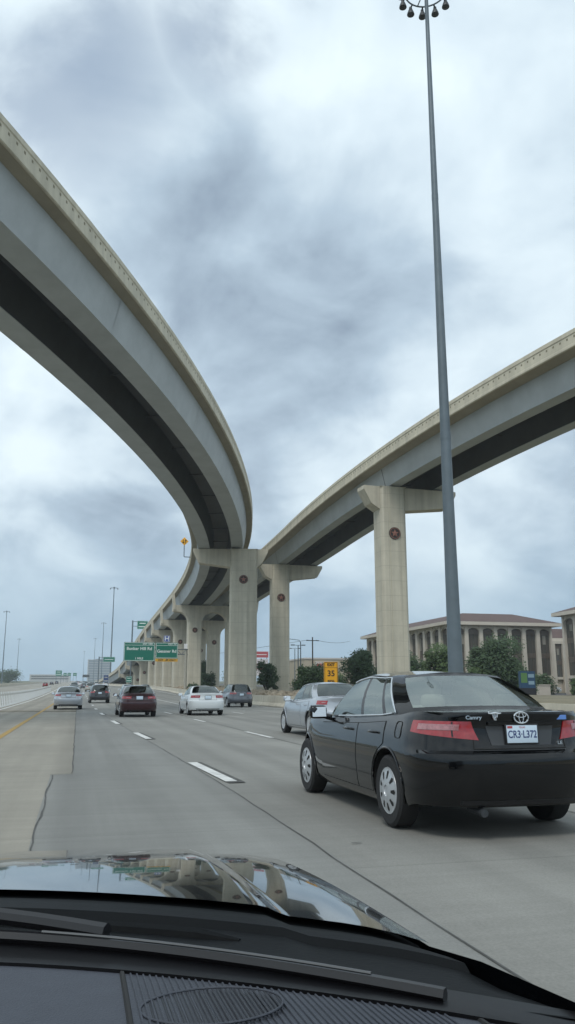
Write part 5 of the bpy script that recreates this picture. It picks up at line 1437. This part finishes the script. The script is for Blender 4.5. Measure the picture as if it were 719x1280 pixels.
# ------------------------------------------------------------------ trees and bushes
BARK = mat('bark', (.075, .06, .045), .95, noise=.3, nscale=4)
def leaf_mat(name, col):
    m = mat(name, col, .7, noise=.45, nscale=1.1); b = m.node_tree.nodes['Principled BSDF']; b.inputs['Subsurface Weight'].default_value = 0
    return m
LEAF = [leaf_mat('leaf_dark', (.042, .078, .028)), leaf_mat('leaf_mid', (.070, .115, .036)), leaf_mat('leaf_olive', (.10, .13, .045))]
def tree(name, label, x, y, H, rw, mi, trunk=.35, n=2600, leaf=.28, base=None, cat='tree', group=None, blobs=26):
    b = gz(y) if base is None else base
    root = empty(name, (x, y, b)); tag(root, label, cat, group)
    hc = H * trunk; lobes = []
    for k in range(blobs):
        a = rnd.uniform(0, 6.28); q = rnd.uniform(0, 1) ** .6; f = rnd.uniform(.0, 1)
        rr = rw * (.72 - .35 * abs(f - .35)); z = hc + (H - hc) * (.12 + .70 * f)
        lobes.append((Vector((1.12 * rr * q * math.cos(a), 1.12 * rr * q * math.sin(a), z)), rnd.choice((.18, .26, .34, .42)) * max(rw, .30 * H)))
    bm = bmesh.new()
    tube(bm, [(0, 0, -.3), (rw*.03, 0, hc * .7), (-rw*.03, rw*.02, H * .72)], [rw * .085 + .03, rw * .06 + .02, .03], 8)
    for c, r in lobes[:7]: tube(bm, [(0, 0, hc * .55), Vector((c.x*.5, c.y*.5, (hc*.6 + c.z)/2)), c], [rw*.04 + .015, rw*.028 + .01, .015], 6)
    mesh_obj('trunk', bm, BARK, root)
    bm = bmesh.new()
    for k in range(int(n * 2.6)):
        c, r = lobes[rnd.randrange(len(lobes))]
        d = Vector((rnd.gauss(0, 1), rnd.gauss(0, 1), rnd.gauss(0, 1))).normalized()
        p = c + d * r * (rnd.uniform(.5, 1.1) if rnd.random() < .85 else rnd.uniform(1.0, 1.45)); p.z = max(p.z, .05)
        s = leaf * rnd.uniform(.7, 1.5)
        u = Vector((rnd.gauss(0, 1), rnd.gauss(0, 1), rnd.gauss(0, .7))).normalized(); v = u.orthogonal().normalized()
        w_ = u.cross(v)
        vs = [bm.verts.new(p + q) for q in (u*s*.5, v*s*.28 + w_*s*.05, -u*s*.5, -v*s*.28 + w_*s*.05)]
        bm.faces.new(vs)
    mesh_obj('crown', bm, LEAF[mi], root, ang=0, normals=False)
G1 = 'bushes and small trees below the flyovers'
tree('tree', 'dark leafy tree between the store and the pier by the lamp mast', 38.8, 109, 6.9, 3.3, 0, .12, 5200, .30)
tree('bush', 'low dark shrub left of the dark leafy tree, below the store', 34.6, 112, 3.6, 1.8, 0, .08, 1600, .26, cat='bush', group=G1)
tree('bush', 'dark bush right of the thin pier, in front of the street lamps', 27.6, 96, 4.3, 2.5, 0, .08, 3000, .26, cat='bush', group=G1)
tree('bush', 'narrow dark bush between the central pier and the thin pier', 25.6, 112, 5.4, 1.6, 0, .08, 2200, .26, cat='bush', group=G1)
tree('bush', 'light green tree behind the bush in front of the street lamps', 42, 148, 4.3, 3.0, 2, .12, 2400, .32, group=G1, cat='tree')
tree('bush', 'mid green tree left of the exit sign, beneath the store wall', 53, 168, 3.7, 3.0, 1, .1, 2000, .32, group=G1, cat='tree')
tree('bush', 'dark bush seen through the arched bents, left of the central pier', 29.6, 205, 7.2, 3.6, 0, .1, 2600, .36, cat='bush', group=G1)
tree('bush', 'low dark bush at the foot of the first arched bent', 27, 178, 3.9, 2.6, 0, .05, 1600, .34, cat='bush', group=G1)
tree('bush', 'clipped low shrub by the bent columns above the barrier', 20.4, 150, 1.6, 1.5, 0, .02, 900, .24, cat='bush', group=G1)
tree('tree', 'broad green tree in front of the arcaded office, right of the lamp mast', 58.5, 108, 8.3, 5.0, 0, .18, 6000, .32)
tree('tree', 'green tree between the pier and the lamp mast, left of the broad one', 51.5, 112, 7.6, 3.2, 1, .22, 3600, .32)
tree('tree', 'smaller green tree right behind the tan pier by the mast', 46.5, 112, 6.4, 2.8, 0, .22, 2600, .32)
tree('bush', 'small trimmed shrub right of the broad tree', 63.5, 108, 4.0, 2.0, 0, .1, 1600, .28, cat='bush')
tree('bush', 'leafy shrub filling the gap right of the tan pier, below the small tree', 44, 104, 3.4, 2.3, 1, .04, 2000, .28, cat='bush')
tree('bush', 'loose green shrub at the left foot of the broad tree by the lamp mast', 54.5, 106, 4.2, 2.6, 1, .04, 2400, .28, cat='bush')
tree('bush', 'dark shrub joining the broad tree and the trimmed shrub beside it', 62, 110, 4.6, 2.4, 0, .04, 2200, .28, cat='bush')
tree('bush', 'small green shrub left of the exit sign at the foot of the street lamps', 31.5, 104, 2.9, 1.8, 2, .04, 1500, .25, cat='bush', group=G1)
tree('hedge', 'rounded dark hedge in front of the low office wing', 76.5, 126, 3.6, 2.6, 0, .05, 2400, .28, cat='hedge')
tree('hedge', 'dark shrub at the right edge below the second office', 79.5, 118.5, 2.9, 2.2, 1, .05, 1800, .28, cat='hedge')
mo = empty('monument_wall', (72, 118, 0)); tag(mo, 'pale low wall panel in front of the hedge by the offices', 'wall')
bm = bmesh.new(); box(bm, -1.4, 1.4, 0, .4, -.2, 1.9); mesh_obj('panel', bm, WALL, mo); bm = bmesh.new(); box(bm, -1.5, 1.5, -.1, .5, 1.9, 2.05); mesh_obj('coping', bm, WALL, mo)
for i, (x, y, H, r) in enumerate(((-60, 420, 7, 9), (-80, 520, 9, 11), (-50, 640, 8, 10), (-95, 760, 10, 14), (48, 520, 9, 9), (62, 620, 9, 11), (80, 420, 8, 8), (95, 330, 8, 7), (44, 330, 6, 5))):
    tree('tree', ['far hazy tree at the left edge beyond the overpass', 'far hazy tree left, second from the edge', 'far tree left of the distant green signs', 'wide far tree on the left skyline', 'far tree behind the white parking deck', 'far tree on the skyline behind the bents', 'far tree behind the red and white pylon sign', 'far tree behind the left end of the store', 'low far tree right of the white parking deck'][i],
         x, y, H, r, 0, .15, 1500, .8, group='far trees along the horizon')

# ------------------------------------------------------------------ haze
bm = bmesh.new(); box(bm, -460, 460, -160, 1960, -1.2, 82)
hz_ = bpy.data.materials.new('haze_air'); hz_.use_nodes = True; n_ = hz_.node_tree
for q in list(n_.nodes): n_.nodes.remove(q)
ou = n_.nodes.new('ShaderNodeOutputMaterial'); pv = n_.nodes.new('ShaderNodeVolumePrincipled')
pv.inputs['Color'].default_value = (.80, .88, .96, 1); pv.inputs['Density'].default_value = .00030; pv.inputs['Anisotropy'].default_value = .2
n_.links.new(pv.outputs[0], ou.inputs['Volume'])
o = mesh_obj('haze', bm, hz_, ang=0); tag(o, 'pale haze thinning the far view', 'haze', kind='stuff')
